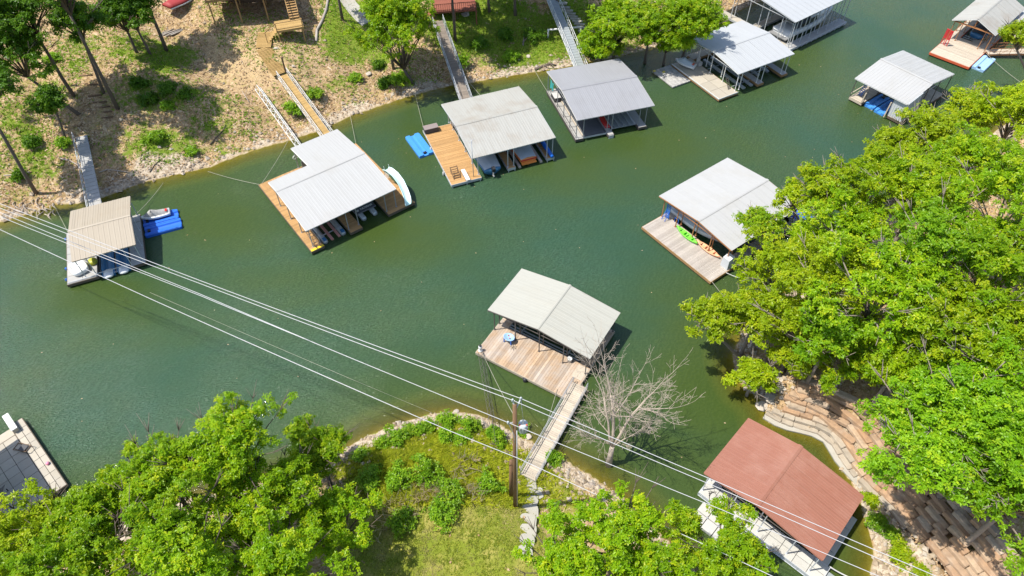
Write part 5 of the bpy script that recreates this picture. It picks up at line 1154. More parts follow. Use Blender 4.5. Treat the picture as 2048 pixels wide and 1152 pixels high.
# boardwalk
def boardwalk(label, pts, wd, mat, pw=.2, h=.12, name='boardwalk'):
    P = [Vector(p) for p in pts]; o = thing(name, label, 'boardwalk', P[0])
    for a, b in zip(P[:-1], P[1:]):
        d = b - a; L = d.length; n = max(1, round(L / pw)); me = plank_mesh(mat, wd, L / n, 'bw')
        for i in range(n):
            c = a + d * ((i + .5) / n) - P[0]; link('plank', me, o, (c.x, c.y, c.z + h), math.atan2(d.y, d.x) + math.pi / 2, rx=0, ry=0)
    mb = MB()
    for a, b in zip(P[:-1], P[1:]):
        d = (b - a); s = Vector((-d.y, d.x, 0)).normalized() * (wd / 2 - .08)
        for k in (1, -1): mb.bar(a - P[0] + s * k + Vector((0, 0, h - .12)), b - P[0] + s * k + Vector((0, 0, h - .12)), .12)
    mb.build('joist', MAT['wood_house'], o); return o
boardwalk('bent honey plank boardwalk leading down from the timber landing', [Gv(533, 68, .15), Gv(528, 100, .2), Gv(563, 153, .25)], 1.9, 'wood_gold2', .2, .15)
mb = MB(); mb.box((0, 0, 1.0), (.16, .16, 2.2)); mb.box((0, 0, 2.14), (.2, .2, .08)); tag(mb.build('wooden_post', MAT['wood_brown'], None, Gv(572, 146)), 'lone dark post beside the bent boardwalk', 'post')
# red-brown deck near the round tree
rd0 = Gv(905, 42); rd = thing('porch_deck', 'red-brown stained porch deck with baluster railing at the top edge', 'deck', tuple(rd0)); zr = 1.5
rd.rotation_euler = (0, 0, .12)
mb = MB(); mb.b6(-2.6, 3.4, -.1, 4.2, zr - .25, zr - .05); mb.build('frame', MAT['wood_redbrown'], rd); planks(rd, -2.6, 3.4, -.12, 4.2, 'wood_redbrown', 'u', .25, zr)
for x in (-2.5, .4, 3.3): mb = MB(); mb.box((0, 0, zr / 2 - .4), (.15, .15, zr + .8)); mb.build('post', MAT['wood_redbrown'], rd, (x, 0, 0))
mb = MB(); mb.b6(-2.6, 3.4, -.1, 0, zr + 1, zr + 1.07); mb.b6(-2.6, 3.4, -.08, -.03, zr + .1, zr + .16)
for x in grid(-2.55, 3.35, 22): mb.b6(x - .025, x + .025, -.08, -.03, zr, zr + 1)
mb.build('railing', MAT['wood_redbrown'], rd)
for k in range(6): mb = MB(); mb.b6(-2.6 - .3 * (k + 1), -2.6 - .3 * k, 0, 1.3, zr - .24 * (k + 1), zr - .24 * (k + 1) + .06); mb.build('step', MAT['wood_redbrown'], rd)
# red upturned hull beside the house
rc = thing('upturned_boat', 'red upturned boat hull with a pale rim at the top edge', 'boat', G(366, 4, .25), R(58)); rr = hull_rings(5.2, 2.3, .1, 9, .7, .1, -.75)
mb = MB(); mb.loft([[(p[0], p[1], max(.02, p[2])) for p in r] for r in rr], True, True, True); mb.build('hull', MAT['siding_red'], rc)
mb = MB(); [mb.loft([[(r[3][0], s * (r[3][1] + .05), .0), (r[3][0], s * (r[3][1] + .05), .14), (r[3][0], s * (r[3][1] - .02), .14)] for r in rr], False, False) for s in (1, -1)]; mb.build('rim', MAT['trim_white'], rc)
# log border, log steps, stone steps, log pile
lb = thing('log_border', 'row of weathered timbers edging the lawn slope below the deck stair', 'border', G(638, 82))
pts = [Gv(633, 84, .12), Gv(634, 62, .12), Gv(645, 42, .12), Gv(653, 20, .12), Gv(657, -6, .12)]
for p, q in zip(pts[:-1], pts[1:]): mb = MB(); mb.tube([p - pts[0], q - pts[0]], .17, 8); mb.build('log', MAT['wood_grey'], lb, pts[0] - Vector(lb.location))
ls = thing('log_steps', 'half-buried log steps climbing beside the leaning trunks', 'steps', G(212, 232))
for px, py in ((172, 152), (182, 170), (190, 192), (200, 205), (206, 215), (210, 225), (213, 236)):
    p = Gv(px, py, .06) - Vector(ls.location); mb = MB(); mb.tube([(p.x - .75, p.y - .1, p.z - .02), (p.x + .75, p.y + .15, p.z)], .10, 6); mb.build('log', MAT['wood_brown'], ls)
ss = thing('stone_steps', 'flight of pale stone slab steps right of the steel gangway', 'steps', G(1172, 70))
for i, (px, py) in enumerate(((1124, 6), (1130, 14), (1136, 20), (1141, 26), (1146, 32), (1151, 37), (1155, 42), (1159, 48), (1163, 54), (1167, 62), (1171, 70), (1173, 78))):
    p = Gv(px, py, .05) - Vector(ss.location); mb = MB(); mb.prism([(-.75, -.28), (-.5, -.33), (.7, -.3), (.78, .2), (.5, .33), (-.7, .28)], -.15, .06); mb.build('slab', MAT['flag'], ss, p, -.25 + rnd.uniform(-.1, .1))
for lab, px, py, n, mt in (('pile of grey cut logs in tree shade below the red hull', 330, 72, 7, 'wood_grey'),):
    lp = thing('log_pile', lab, 'log pile', G(px, py))
    for k in range(n):
        mb = MB(); mb.tube([(0, 0, 0), (1.7, 1.5 + rnd.uniform(-.2, .2), .05)], [.09, .06], 6); mb.build('log', MAT[mt], lp, (k * .3 - 1, rnd.uniform(-.3, .2), .1 + .08 * (k % 2)), rnd.uniform(-.15, .15))
sf = thing('pipe_support', 'white pipe support frame under the steel gangway', 'support', G(1128, 78)); a = Gv(1096, 76) - Vector(sf.location); b = Gv(1160, 70) - Vector(sf.location)
for k, p in enumerate((a, b)): mb = MB(); mb.tube([(p.x, p.y, p.z - .2), (p.x, p.y, p.z + 1.2)], .12, 8); mb.build('leg', MAT['white_paint'], sf)
mb = MB(); mb.tube([(a.x - .1, a.y, a.z + 1.2), (b.x + .1, b.y, b.z + 1.2)], .12, 8); mb.build('beam', MAT['white_paint'], sf)
def drift(label, pts, r=.07, mat='dead', name='fallen_branch'):
    P = [Gv(*p, .08) for p in pts]; mb = MB(); mb.tube([p - P[0] for p in P], [r * (1 - .6 * i / len(P)) for i in range(len(P))], 6)
    for i in range(1, len(P) - 1):
        d = P[i + 1] - P[i]; q = P[i] - P[0]; mb.tube([q, q + Vector((d.y * .5, -d.x * .5, .25)) + d * .4, q + Vector((d.y * .8, -d.x * .7, .3)) + d * .9], [r * .5, r * .35, r * .12], 5)
    return tag(mb.build(name, MAT[mat], None, P[0]), label, 'branch')
drift('pale fallen branch across the blue-grey gangway foot', [(122, 318), (140, 322), (155, 330), (168, 345)], .10)
drift('curved pale branch on the shaded slope right of the blue-grey gangway', [(198, 346), (215, 340), (235, 342), (262, 346)], .08)
drift('dark fallen branch on the sunny leaf litter', [(420, 290), (434, 275), (446, 262), (452, 250)], .07, 'bark')
drift('branching stick on the slope near the shoreline roots', [(300, 345), (310, 330), (325, 318)], .06, 'bark')
drift('pale log in the shadow of the top-left trunks', [(60, 345), (34, 350), (8, 352)], .10)
drift('whitened twig pile on the bare slope left of the white boom', [(498, 205), (490, 192), (484, 183)], .06)
drift('dark driftwood stump at the waterline left of the grey-roofed dock', [(1070, 140), (1085, 134), (1100, 128), (1112, 132)], .22, 'bark', 'driftwood')
drift('upright grey snag on the shady green bank', [(1046, 92), (1047, 84), (1049, 72)], .14, 'bark_pale')
drift('bare pale branch lying over the shaded terrace stones', [(1790, 1018), (1810, 1015), (1830, 1003), (1850, 990)], .07)
rt = thing('root_tangle', 'tangle of grey exposed roots at the left shoreline', 'roots', G(75, 425))
for k in range(26):
    p = Gv(30 + rnd.uniform(0, 80), 405 + rnd.uniform(-8, 26), .05) - Vector(rt.location); an = rnd.uniform(-2.2, -.4); L = rnd.uniform(.7, 1.8)
    mb = MB(); mb.tube([p, p + Vector((math.cos(an) * L * .5, math.sin(an) * L * .5, .15)), p + Vector((math.cos(an + .3) * L, math.sin(an + .3) * L, -.25))], [.07, .05, .02], 5); mb.build('root', MAT['dead'], rt)
# paths
def strip(name, pts, wd, mat, dz=.03):
    P = [Gv(*p) for p in pts]; mb = MB(); rings = []
    for i, p in enumerate(P):
        d = P[min(i + 1, len(P) - 1)] - P[max(0, i - 1)]; s = Vector((-d.y, d.x, 0)).normalized() * wd / 2
        rings.append([(q.x, q.y, tz(q.x, q.y) + dz) for q in [p - s, p - s * .3, p + s * .3, p + s]])
    mb.loft(rings, False, False, True); return tag(mb.build(name, MAT[mat]), kind='structure')
strip('garden_path', [(684, -20), (690, -5), (700, 10), (712, 24), (724, 36), (736, 46)], 2.0, 'concrete', .08)
fp = thing('flagstone_path', 'path of large grey flagstones from the gangway down past the utility pole', 'path', G(1055, 990))
for i, (px, py, sx, sy) in enumerate(((1052, 972, 1.7, 1.15), (1064, 986, 1.9, 1.0), (1056, 1004, 1.6, 1.1), (1059, 1024, 1.5, 1.05), (1056, 1043, 1.4, 1.1), (1056, 1064, 1.3, 1.1), (1053, 1085, 1.2, 1.15), (1050, 1108, 1.2, 1.2))):
    p = Gv(px, py) - Vector(fp.location); r2 = random.Random(i); q_ = lambda c: math.copysign(abs(c) ** .5, c); poly = [(sx * .46 * q_(math.cos(R(t))) * r2.uniform(.93, 1.07), sy * .52 * q_(math.sin(R(t))) * r2.uniform(.95, 1.08)) for t in range(10, 370, 30)]
    mb = MB(); mb.prism(poly, -.12, .07); mb.build('flagstone', MAT['flag'], fp, p, rnd.uniform(-.2, .2))
# boulders
def boulder_mesh(k):
    r = random.Random(k); mb = MB(); rings = []
    for zi, kk in ((-.3, .6), (0, 1), (.3, .9), (.5, .55)): rings.append([(math.cos(R(t)) * kk * r.uniform(.75, 1.1), math.sin(R(t)) * kk * r.uniform(.7, 1.1), zi + r.uniform(-.06, .06)) for t in range(0, 360, 45)])
    mb.loft(rings, True, True, False); return mb.mesh('boulder', MAT['boulder'])
bms = [boulder_mesh(k) for k in range(5)]
BL = [('pale boulder at the waterline under the yellow-green boughs', 1524, 812, .55), ('pale boulder beside the wall end', 1545, 800, .7), ('rounded boulder in leaf shade above the wall bend', 1560, 770, .8), ('boulder beside the exposed sandy ground under the boughs', 1506, 740, .6),
      ('small white stone on the grass below the boardwalk', 552, 97, .3), ('grey stone by the lawn corner near the round tree', 738, 148, .45), ('boulder at the tip of the gravel point', 912, 824, .25), ('stone at the gravel edge below the transformer', 1056, 874, .3), ('flat rock on the shadowed lawn beyond the porch deck', 930, 30, .6), ('white rock below the red-brown deck slope', 1057, 113, .35)]
for k, (lab, px, py, s) in enumerate(BL):
    p = G(px, py, .05); tag(link('boulder', bms[k % 5], None, p, rnd.uniform(0, 6), scale=(s * 1.2, s, s * .7)), lab, 'boulder')

# ------------------------------------------------------------------ vegetation
def leaf_faces(C, N, m, ln, wd, rs):
    """tufts at C with outward normals N, m leaves each -> verts, quads, tint"""
    n = len(C); C = np.repeat(C, m, 0); N = np.repeat(N, m, 0); k = n * m
    ref = np.where(np.abs(N[:, 2:3]) < .9, np.array([[0, 0, 1.]]), np.array([[1., 0, 0]]))
    A = np.cross(N, ref); A /= np.linalg.norm(A, axis=1, keepdims=True); B = np.cross(N, A)
    th = np.tile(np.arange(m) * 2 * np.pi / m, n) + np.repeat(rs.uniform(0, 6.28, n), m) + rs.uniform(-.35, .35, k)
    T = A * np.cos(th)[:, None] + B * np.sin(th)[:, None]; S = np.cross(N, T)
    ti = rs.uniform(-.35, .55, k)[:, None]; d = T * np.cos(ti) + N * np.sin(ti); up = np.cross(d, S)
    L = (ln * rs.uniform(.5, 1.45, k))[:, None]; Wd = (wd * rs.uniform(.7, 1.2, k))[:, None]; droop = N * (L * rs.uniform(.05, .28, k)[:, None])
    v0 = C + d * L * .06; v1 = C + d * L * .55 + S * Wd + N * .02; v2 = C + d * L - droop; v3 = C + d * L * .55 - S * Wd + N * .02
    V = np.stack([v0, v1, v2, v3], 1).reshape(-1, 3); F = np.arange(4 * k).reshape(-1, 4)
    tint = np.clip(np.repeat(rs.uniform(0, 1, n), m) * .6 + rs.uniform(0, 1, k) * .4, 0, 1)
    return V, F, tint
def crown(rs, r, flat, ncl, dens, leaf, m=5, low=-.35, sparse=1.0):
    """boughs from the fork -> clumps -> small leafy sprays of tufts; gaps stay open at every scale"""
    cl, SC_, SR = [], [], []; nb = max(5, int(ncl / 6)); az0 = rs.uniform(0, 6.28); bl = r * rs.uniform(.62, 1.15, nb)
    for k in range(ncl):
        b = k % nb; az = az0 + 6.28 * (b + rs.uniform(-.3, .3)) / nb; el = max(low, rs.uniform(-.15, 1.25)); t = rs.uniform(.3, 1.0) ** .7
        d = np.array([math.cos(az) * math.cos(el), math.sin(az) * math.cos(el), math.sin(el) * flat])
        c = d * bl[b] * t + rs.normal(size=3) * r * np.array([.13, .13, .08]); rc = r * rs.uniform(.13, .26) * (1.2 - .35 * t)
        if k < 3: c = np.array([rs.uniform(-.3, .3) * r, rs.uniform(-.3, .3) * r, flat * r * rs.uniform(.45, .85)]); rc = r * .26
        cl.append((c, rc)); ns = max(3, int(8.5 * sparse * (rc / (.2 * r)) ** 1.5))
        dd = rs.normal(size=(ns, 3)); dd /= np.linalg.norm(dd, axis=1, keepdims=True)
        SC_.append(c + dd * rc * 1.25 * rs.uniform(.15, 1, (ns, 1)) ** .5 * np.array([1.15, 1.15, .65])); SR.append(leaf * rs.uniform(1.3, 2.6, ns))
    S, Rr = np.concatenate(SC_), np.concatenate(SR); nt = np.maximum(4, (dens / 165 * 4.2 * (Rr / leaf) ** 1.6).astype(int))
    C = np.repeat(S, nt, 0); Q = np.repeat(Rr, nt)[:, None]; n = len(C)
    dd = rs.normal(size=(n, 3)); dd /= np.linalg.norm(dd, axis=1, keepdims=True)
    P = C + dd * Q * rs.uniform(.1, 1, (n, 1)) ** .5 * np.array([1, 1, .6])
    Nn = dd * .5 + np.array([0, 0, .68]) + rs.normal(size=(n, 3)) * .33; Nn /= np.linalg.norm(Nn, axis=1, keepdims=True)
    V, F, t = leaf_faces(P, Nn, m, leaf, leaf * .30, rs)
    tone = np.repeat(rs.uniform(-.28, .28, len(S)), nt)          # each spray a little lighter or darker
    return V, F, np.clip(t + np.repeat(tone, m), 0, 1), cl
tree_n = [0]
def tree(label, px, py, h, r, kind, flat=.72, leaf=.30, dens=165, base=None, ncl=None, bark='bark', group=None, name='oak_tree', sparse=1.0, twigs=9):
    """h: crown centre above the ground at the trunk; crown centre is seen at px,py"""
    tree_n[0] += 1; rs = np.random.RandomState(100 + tree_n[0] * 7); z = h
    for _ in range(30):
        p = at(px, py, z); z += .6 * (max(0, tz(p[0], p[1])) + h - z)
    c = at(px, py, z)
    if base is None: bs = np.array([c[0], c[1], 0.0])
    else:   # crown stands over the given trunk foot, at the height the photograph shows
        bs = np.array(gnd(*base)); hs = np.linspace(1.5, 24, 226)
        qx, qy = topx(np.full(226, bs[0]), np.full(226, bs[1]), bs[2] + hs); k = int(np.argmin(abs(qy - py)))
        c = np.array([bs[0], bs[1], bs[2] + hs[k]]) + CR * (px - qx[k]) * ((np.array([bs[0], bs[1], bs[2] + hs[k] - CAM_H]) @ FWD) / FPX)
    bs[2] = max(0, tz(bs[0], bs[1])) - .1
    o = thing(name, label, 'tree', tuple(bs), 0, group); cc = c - bs
    ncl = ncl or int(9 + r * 5.6)
    V, F, t, cl = crown(rs, r, flat, ncl, dens, leaf, sparse=sparse)
    link('crown', np_mesh('crown', V + cc, F, LEAF[kind], t), o)
    mb = MB(); fork = Vector(cc) - Vector((0, 0, r * flat * .75)); tr = .07 + .028 * r
    if fork.z < .5: fork.z = .5
    mb.tube([(0, 0, 0), fork * .3 + Vector((rnd.uniform(-.1, .1), rnd.uniform(-.1, .1), 0)), fork * .65, fork], [tr * 1.25, tr, tr * .88, tr * .72], 8)
    for ccen, rc in cl[::max(1, len(cl) // 12)]:
        e = Vector(cc) + Vector(ccen); m1 = fork.lerp(e, .5) + Vector((rnd.uniform(-.3, .3), rnd.uniform(-.3, .3), rnd.uniform(.0, .4)))
        mb.tube([fork * .93, m1, e], [tr * .5, tr * .3, .03], 6)
        for _ in range(2):
            q = e + Vector((rnd.uniform(-1, 1), rnd.uniform(-1, 1), rnd.uniform(-.2, .6))) * rc * 1.0; mb.tube([m1.lerp(e, .5), q], [.05, .015], 5)
    for _ in range(twigs):
        an = rnd.uniform(0, 6.28); rr_ = r * rnd.uniform(.75, 1.15); e = Vector(cc) + Vector((math.cos(an) * rr_, math.sin(an) * rr_, rnd.uniform(.1, .75) * r * flat)); m1 = fork.lerp(e, .55) + Vector((0, 0, .5))
        mb.tube([fork, m1, e], [.07, .04, .012], 5)
        for _ in range(3): mb.tube([m1.lerp(e, .6), e + Vector((rnd.uniform(-.6, .6), rnd.uniform(-.6, .6), rnd.uniform(0, .6)))], [.035, .012], 4)
    mb.build('trunk', MAT[bark], o); return o
gSW, gE, gN = 'oaks on the near left bank', 'woodland trees on the right bank', 'tall trees on the top left slope'
for a in [
 ('oak whose crown reaches highest over the water on the near left bank', 470, 905, 10.0, 4.1, 'mid'),
 ('small spreading oak at the right tip of the near left grove', 632, 905, 5.2, 2.7, 'mid'),
 ('oak left of the highest crown, showing grey twigs against the water', 330, 960, 9.2, 3.6, 'mid'),
 ('oak overhanging the corner of the tiled deck', 195, 1045, 8.4, 3.4, 'mid'),
 ('yellowish oak filling the lower left corner above the tiled deck', 35, 1112, 8.6, 3.7, 'yellow'),
 ('oak in the middle of the near left grove with a grey forked limb', 330, 1060, 8.8, 4.0, 'mid'),
 ('low oak standing where the grove meets the grassy slope', 680, 1050, 4.0, 2.9, 'mid'),
 ('oak between the highest crown and the grassy slope', 515, 1035, 6.8, 3.5, 'mid'),
 ('oak filling the dip right of the highest crown', 580, 985, 6.2, 2.8, 'mid'),
 ('oak between the tiled deck and the crown with grey twigs', 250, 1000, 8.0, 3.0, 'mid'),
 ('oak cut by the bottom edge near the lower left corner', 160, 1150, 9.0, 4.2, 'mid'),
 ('oak cut by the bottom edge left of the shaded lawn', 560, 1150, 7.0, 3.5, 'mid'),
 ('oak cut by the bottom edge in the middle of the left grove', 380, 1170, 8.5, 4.0, 'mid')]:
    tree(*a, leaf=.215, dens=185, group=gSW)
for a in [
 ('large glossy oak crown rising in front of the bare tree trunk', 1240, 1078, 8.6, 4.0, 'mid'),
 ('glossy oak bough reaching over the white floating platform', 1442, 1100, 7.8, 2.9, 'mid'),
 ('glossy oak crown covering the end of the flagstone path', 1125, 1140, 7.4, 3.0, 'mid'),
 ('glossy oak crown at the bottom edge right of the flagstones', 1310, 1175, 8.2, 3.9, 'mid')]:
    tree(*a, leaf=.205, dens=200, group='glossy oaks at the bottom centre')
for a in [
 ('yellow-green tree leaning over the near corner of the kayak dock', 1560, 545, 7.5, 4.2, 'yellow'),
 ('low yellow-green boughs stretching farthest out over the open water', 1425, 640, 3.6, 2.3, 'yellow', (1490, 720)),
 ('pale yellow-green tree above the sandy bare ground', 1510, 640, 5.0, 3.1, 'yellow'),
 ('yellow-green tree inland of the sandy bare ground', 1610, 650, 6.5, 3.9, 'yellow'),
 ('small yellow-green tree at the waterline by the wall end', 1510, 755, 2.8, 1.9, 'yellow'),
 ('yellow-green tree behind the one leaning over the kayak dock', 1665, 560, 9.0, 4.3, 'yellow'),
 ('low yellow-green tree shading the ground above the wall end', 1592, 712, 3.4, 2.4, 'yellow'),
 ('low green tree right above the cap slabs of the wall', 1700, 728, 3.6, 2.5, 'mid'),
 ('green tree in the shaded middle above the wall bend', 1665, 675, 6.5, 3.1, 'green'),
 ('tall green tree in the centre of the right woodland', 1765, 590, 10.0, 4.8, 'mid'),
 ('tree crown just right of the kayak dock roof', 1690, 460, 9.0, 4.0, 'mid'),
 ('slim tree rising above the blue tarpaulin', 1650, 390, 9.0, 3.0, 'yellow'),
 ('sparse young tree in front of the white roof corner', 1520, 450, 7.0, 1.7, 'mid', (1560, 560)),
 ('thin sparse tree whose tip crosses the white roof edge', 1590, 400, 8.5, 1.8, 'yellow', (1640, 520)),
 ('small tree shading the blue tarpaulin boat', 1610, 480, 6.5, 2.3, 'mid'),
 ('olive-tinged tree on the water side of the woodland', 1735, 365, 10.0, 4.2, 'olive'),
 ('golden olive crown, the most orange of the right woodland', 1840, 395, 11.0, 4.8, 'olive'),
 ('yellow-green tree in front of the shed of the white ribbed dock', 1850, 280, 9.5, 3.9, 'yellow'),
 ('bushy tree edging the inlet below the white ribbed dock', 1790, 300, 9.0, 3.0, 'yellow'),
 ('green tree behind the golden olive crown', 1940, 340, 11.5, 4.8, 'mid'),
 ('dark green tree at the right edge level with the kayak dock', 2025, 420, 11.5, 5.0, 'mid'),
 ('green tree right of the tall centre tree', 1890, 505, 11.0, 4.9, 'green'),
 ('green tree at the right edge with a bare limb', 2010, 570, 11.0, 5.2, 'mid'),
 ('olive tree in the lower middle of the right woodland', 1880, 640, 10.0, 4.6, 'olive'),
 ('olive tree at the right edge below the bare limb', 1990, 700, 10.0, 4.8, 'olive'),
 ('green tree above the bright green group by the wall', 1800, 730, 7.5, 3.7, 'olive'),
 ('bright green tree with its boughs over the wall bend', 1845, 845, 8.0, 4.0, 'green', (1925, 935)),
 ('bright green tree inland of the wall bend', 1910, 810, 10.0, 4.7, 'green'),
 ('bright green tree at the right edge above the terraces', 2010, 870, 10.0, 5.0, 'green'),
 ('bright green crown hanging over the shaded terrace stones', 1850, 925, 7.0, 3.2, 'green', (1960, 1035)),
 ('bright green crown above the grey trunk on the terrace', 1985, 930, 7.5, 3.5, 'green', (2040, 1030)),
 ('bright green tree at the right edge below the terraces', 2050, 990, 9.0, 4.2, 'green'),
 ('tree whose branch hides the right end of the white ribbed roof', 1945, 225, 9.0, 3.3, 'yellow'),
 ('tree at the right edge above the inlet shallows', 2035, 235, 10.5, 3.9, 'yellow'),
 ('tree in the top right corner in front of the gabled dock walkway', 2045, 70, 8.0, 2.9, 'yellow', (2075, 190))]:
    tree(*a[:6], leaf=.255, dens=138, group=gE, base=a[6] if len(a) > 6 else None, sparse=.55 if 'sparse' in a[0] else 1, bark='bark_pale')
for lab, px, py in (('woodland tree past the right edge, level with the kayak dock', 2190, 500), ('woodland tree past the right edge, level with the wall bend', 2190, 800), ('woodland tree past the right edge, level with the white ribbed dock', 2160, 280)):
    tree(lab, px, py, 10.5, 4.6, 'mid', leaf=.36, dens=120, group='trees past the right edge')
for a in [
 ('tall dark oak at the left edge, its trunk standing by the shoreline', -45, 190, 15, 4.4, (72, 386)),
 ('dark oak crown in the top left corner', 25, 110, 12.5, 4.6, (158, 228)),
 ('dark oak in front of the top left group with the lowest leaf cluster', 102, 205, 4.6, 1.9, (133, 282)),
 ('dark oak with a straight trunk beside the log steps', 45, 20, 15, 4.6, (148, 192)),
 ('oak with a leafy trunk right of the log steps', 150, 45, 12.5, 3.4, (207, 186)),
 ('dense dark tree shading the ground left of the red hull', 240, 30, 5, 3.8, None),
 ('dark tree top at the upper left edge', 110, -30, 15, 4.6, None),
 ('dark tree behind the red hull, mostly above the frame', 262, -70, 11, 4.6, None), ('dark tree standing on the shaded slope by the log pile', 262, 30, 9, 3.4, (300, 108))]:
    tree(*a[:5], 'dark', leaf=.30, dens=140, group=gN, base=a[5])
tree('big round oak between the lawn and the long grey gangway', 798, 72, 7.5, 5.5, 'mid', 1.1, .29, 165, (826, 168), 56)
tree('upper oak crown behind the big round oak', 770, 22, 8.0, 3.4, 'mid', .8, .29, 165)
for a in [('low bright oak at the shore right of the steel gangway', 1205, 88, 3.2, 3.0, 'mid'), ('low bright oak leaning over the shore by the quilted mat', 1335, 82, 3.6, 3.0, 'mid'), ('broad bright oak between the stone steps and the bright white roof', 1235, 52, 5.5, 4.6, 'mid'), ('bright oak overhanging the dappled white roof', 1380, 45, 6.2, 4.7, 'mid'), ('bright oak in the middle of the far bank group shading the quilted mat', 1300, 58, 5.0, 3.9, 'mid')]:
    tree(*a, leaf=.29, dens=165, ncl=46, group='bright oaks on the far bank')
for a in [('dark tree at the top edge shading the porch deck', 900, -60, 9.5, 4.6, 'dark'), ('dark tree at the top edge left of the steel gangway', 1030, -78, 7.5, 4.8, 'dark'), ('dark tree at the top edge behind the porch deck', 975, -85, 7.5, 4.4, 'dark'), ('dark tree at the top edge above the stone steps', 1118, -90, 7.5, 4.2, 'dark'), ('dark tree beyond the lawn at the top edge', 655, -110, 10, 4.0, 'dark')]:
    tree(*a, leaf=.36, dens=150)

# bare tree
def bare():
    b = gnd(1217, 930); o = thing('bare_tree', 'leafless pale grey tree with fine twigs beside the cream-roofed dock', 'tree', (b[0], b[1], b[2] - .1)); r = random.Random(5)
    big, fine = MB(), MB()
    def grow(p, d, L, rad, depth):
        n = 4; pts = [p]; dd = d.copy(); rr = [rad]
        for i in range(n):
            dd = (dd + Vector((r.uniform(-1, 1), r.uniform(-1, 1), r.uniform(-.5, .8))) * .16).normalized(); p = p + dd * L / n; pts.append(p); rr.append(max(.009, rad * (1 - .55 * (i + 1) / n)))
        (big if depth < 2 else fine).tube(pts, rr, 7 if depth < 2 else 4, depth < 2)
        if depth >= 5: return
        k = (0, 5, 4, 3, 2)[depth] if depth < 5 else 0
        for i in range(k):
            t = r.uniform(.25, 1.0); j = min(n - 1, int(t * n)); q = pts[j].lerp(pts[j + 1], t * n - j)
            ax = dd.orthogonal().normalized(); ax.rotate(Matrix.Rotation(r.uniform(0, 6.28), 3, dd)); nd = (dd * r.uniform(.5, .9) + ax * r.uniform(.6, 1.0) + Vector((0, 0, .15))).normalized()
            grow(q, nd, L * r.uniform(.40, .60), max(.011, rad * .42), depth + 1)
        if depth: grow(pts[-1], dd, L * .6, rad * .42, depth + 1)
    big.tube([(0, 0, 0), (0, .05, 1.6), (.02, .1, 3.0)], [.30, .22, .19], 9)
    for d, L, rad in ((Vector((-.34, .30, 1.0)), 4.8, .11), (Vector((.10, .42, 1.0)), 5.4, .14), (Vector((.36, .34, 1.0)), 4.8, .12), (Vector((-.45, -.05, .7)), 2.6, .06), (Vector((.62, .0, .7)), 2.6, .06)):
        grow(Vector((.02, .1, 2.9)), d.normalized(), L, rad, 1)
    big.build('trunk', MAT['dead'], o); fine.build('twigs', MAT['dead'], o)
bare()
# fallen trunk limb on the terrace
drift('grey leaning trunk on the upper terrace', [(1935, 1085), (1945, 1065), (1955, 1045), (1965, 1030)], .15, 'bark_pale', 'leaning_trunk')

def shrub(label, px, py, r, kind='weed', h=.8, dens=230, leaf=.22, group=None, name='shrub'):
    tree_n[0] += 1; rs = np.random.RandomState(tree_n[0]); b = gnd(px, py)
    o = thing(name, label, 'shrub', (b[0], b[1], b[2] - .03), 0, group)
    V, F, t, cl = crown(rs, r, h, int(7 + r * 4), 105, leaf * .95, m=4, low=-.1, sparse=.36)
    V[:, 2] = V[:, 2] * rs.uniform(.8, 1.3) + r * h * .45; V[:, 2] = np.maximum(V[:, 2], .02)
    link('foliage', np_mesh('foliage', V, F, LEAF[kind], t), o)
    mb = MB(); [mb.tube([(0, 0, 0), (c[0] * .5, c[1] * .5, max(.1, c[2] * .6 + r * h * .3)), (c[0], c[1], max(.12, c[2] + r * h * .45))], [.03, .02, .01], 4) for c, rc in cl]; mb.build('stem', MAT['bark'], o); return o
gs = 'weedy shrubs on the gravel point'
for a in [('shrub at the left end of the gravel point', 724, 912, .65), ('shrub in the middle of the gravel beach left of the wire shadow', 795, 885, .95), ('second shrub along the gravel beach beside the first pair', 765, 892, .6), ('rounded shrub nearest the water on the gravel point', 818, 865, .6), ('upright shrub on the crown of the gravel point', 853, 858, .7),
          ('shrub right of the upright one on the gravel point', 893, 848, .75), ('broad shrub below the tip of the gravel point', 938, 856, .95), ('shrub under the low bright wire on the point', 890, 875, .65), ('shrub between the lattice boom and the grass', 925, 880, .7), ('shrub at the foot of the lattice boom', 985, 870, .7), ('shrub beside the dark boom on the stones', 998, 880, .55),
          ('shrub beneath the transformer on the shore', 1043, 862, .35), ('shrub right of the gangway landing at the waterline', 1105, 922, .7)]:
    shrub(*a, group=gs)
gg = 'leafy thicket on the grassy slope'
for a in [('dark thicket clump at the heart of the grassy slope', 860, 955, 1.5), ('thicket clump left of the slope centre', 800, 965, 1.4), ('thicket clump nearest the utility pole', 975, 970, 1.0), ('thicket clump above the dry straw tufts', 905, 985, 1.2), ('thicket clump at the edge of the left grove', 745, 960, 1.3), ('thicket clump above the shaded lawn', 880, 1030, 1.1), ('lowest thicket clump by the bare earth', 800, 1045, 1.1)]:
    shrub(*a, h=.6, leaf=.24, dens=150, group=gg)
gn = 'shrubs on the far leafy bank'
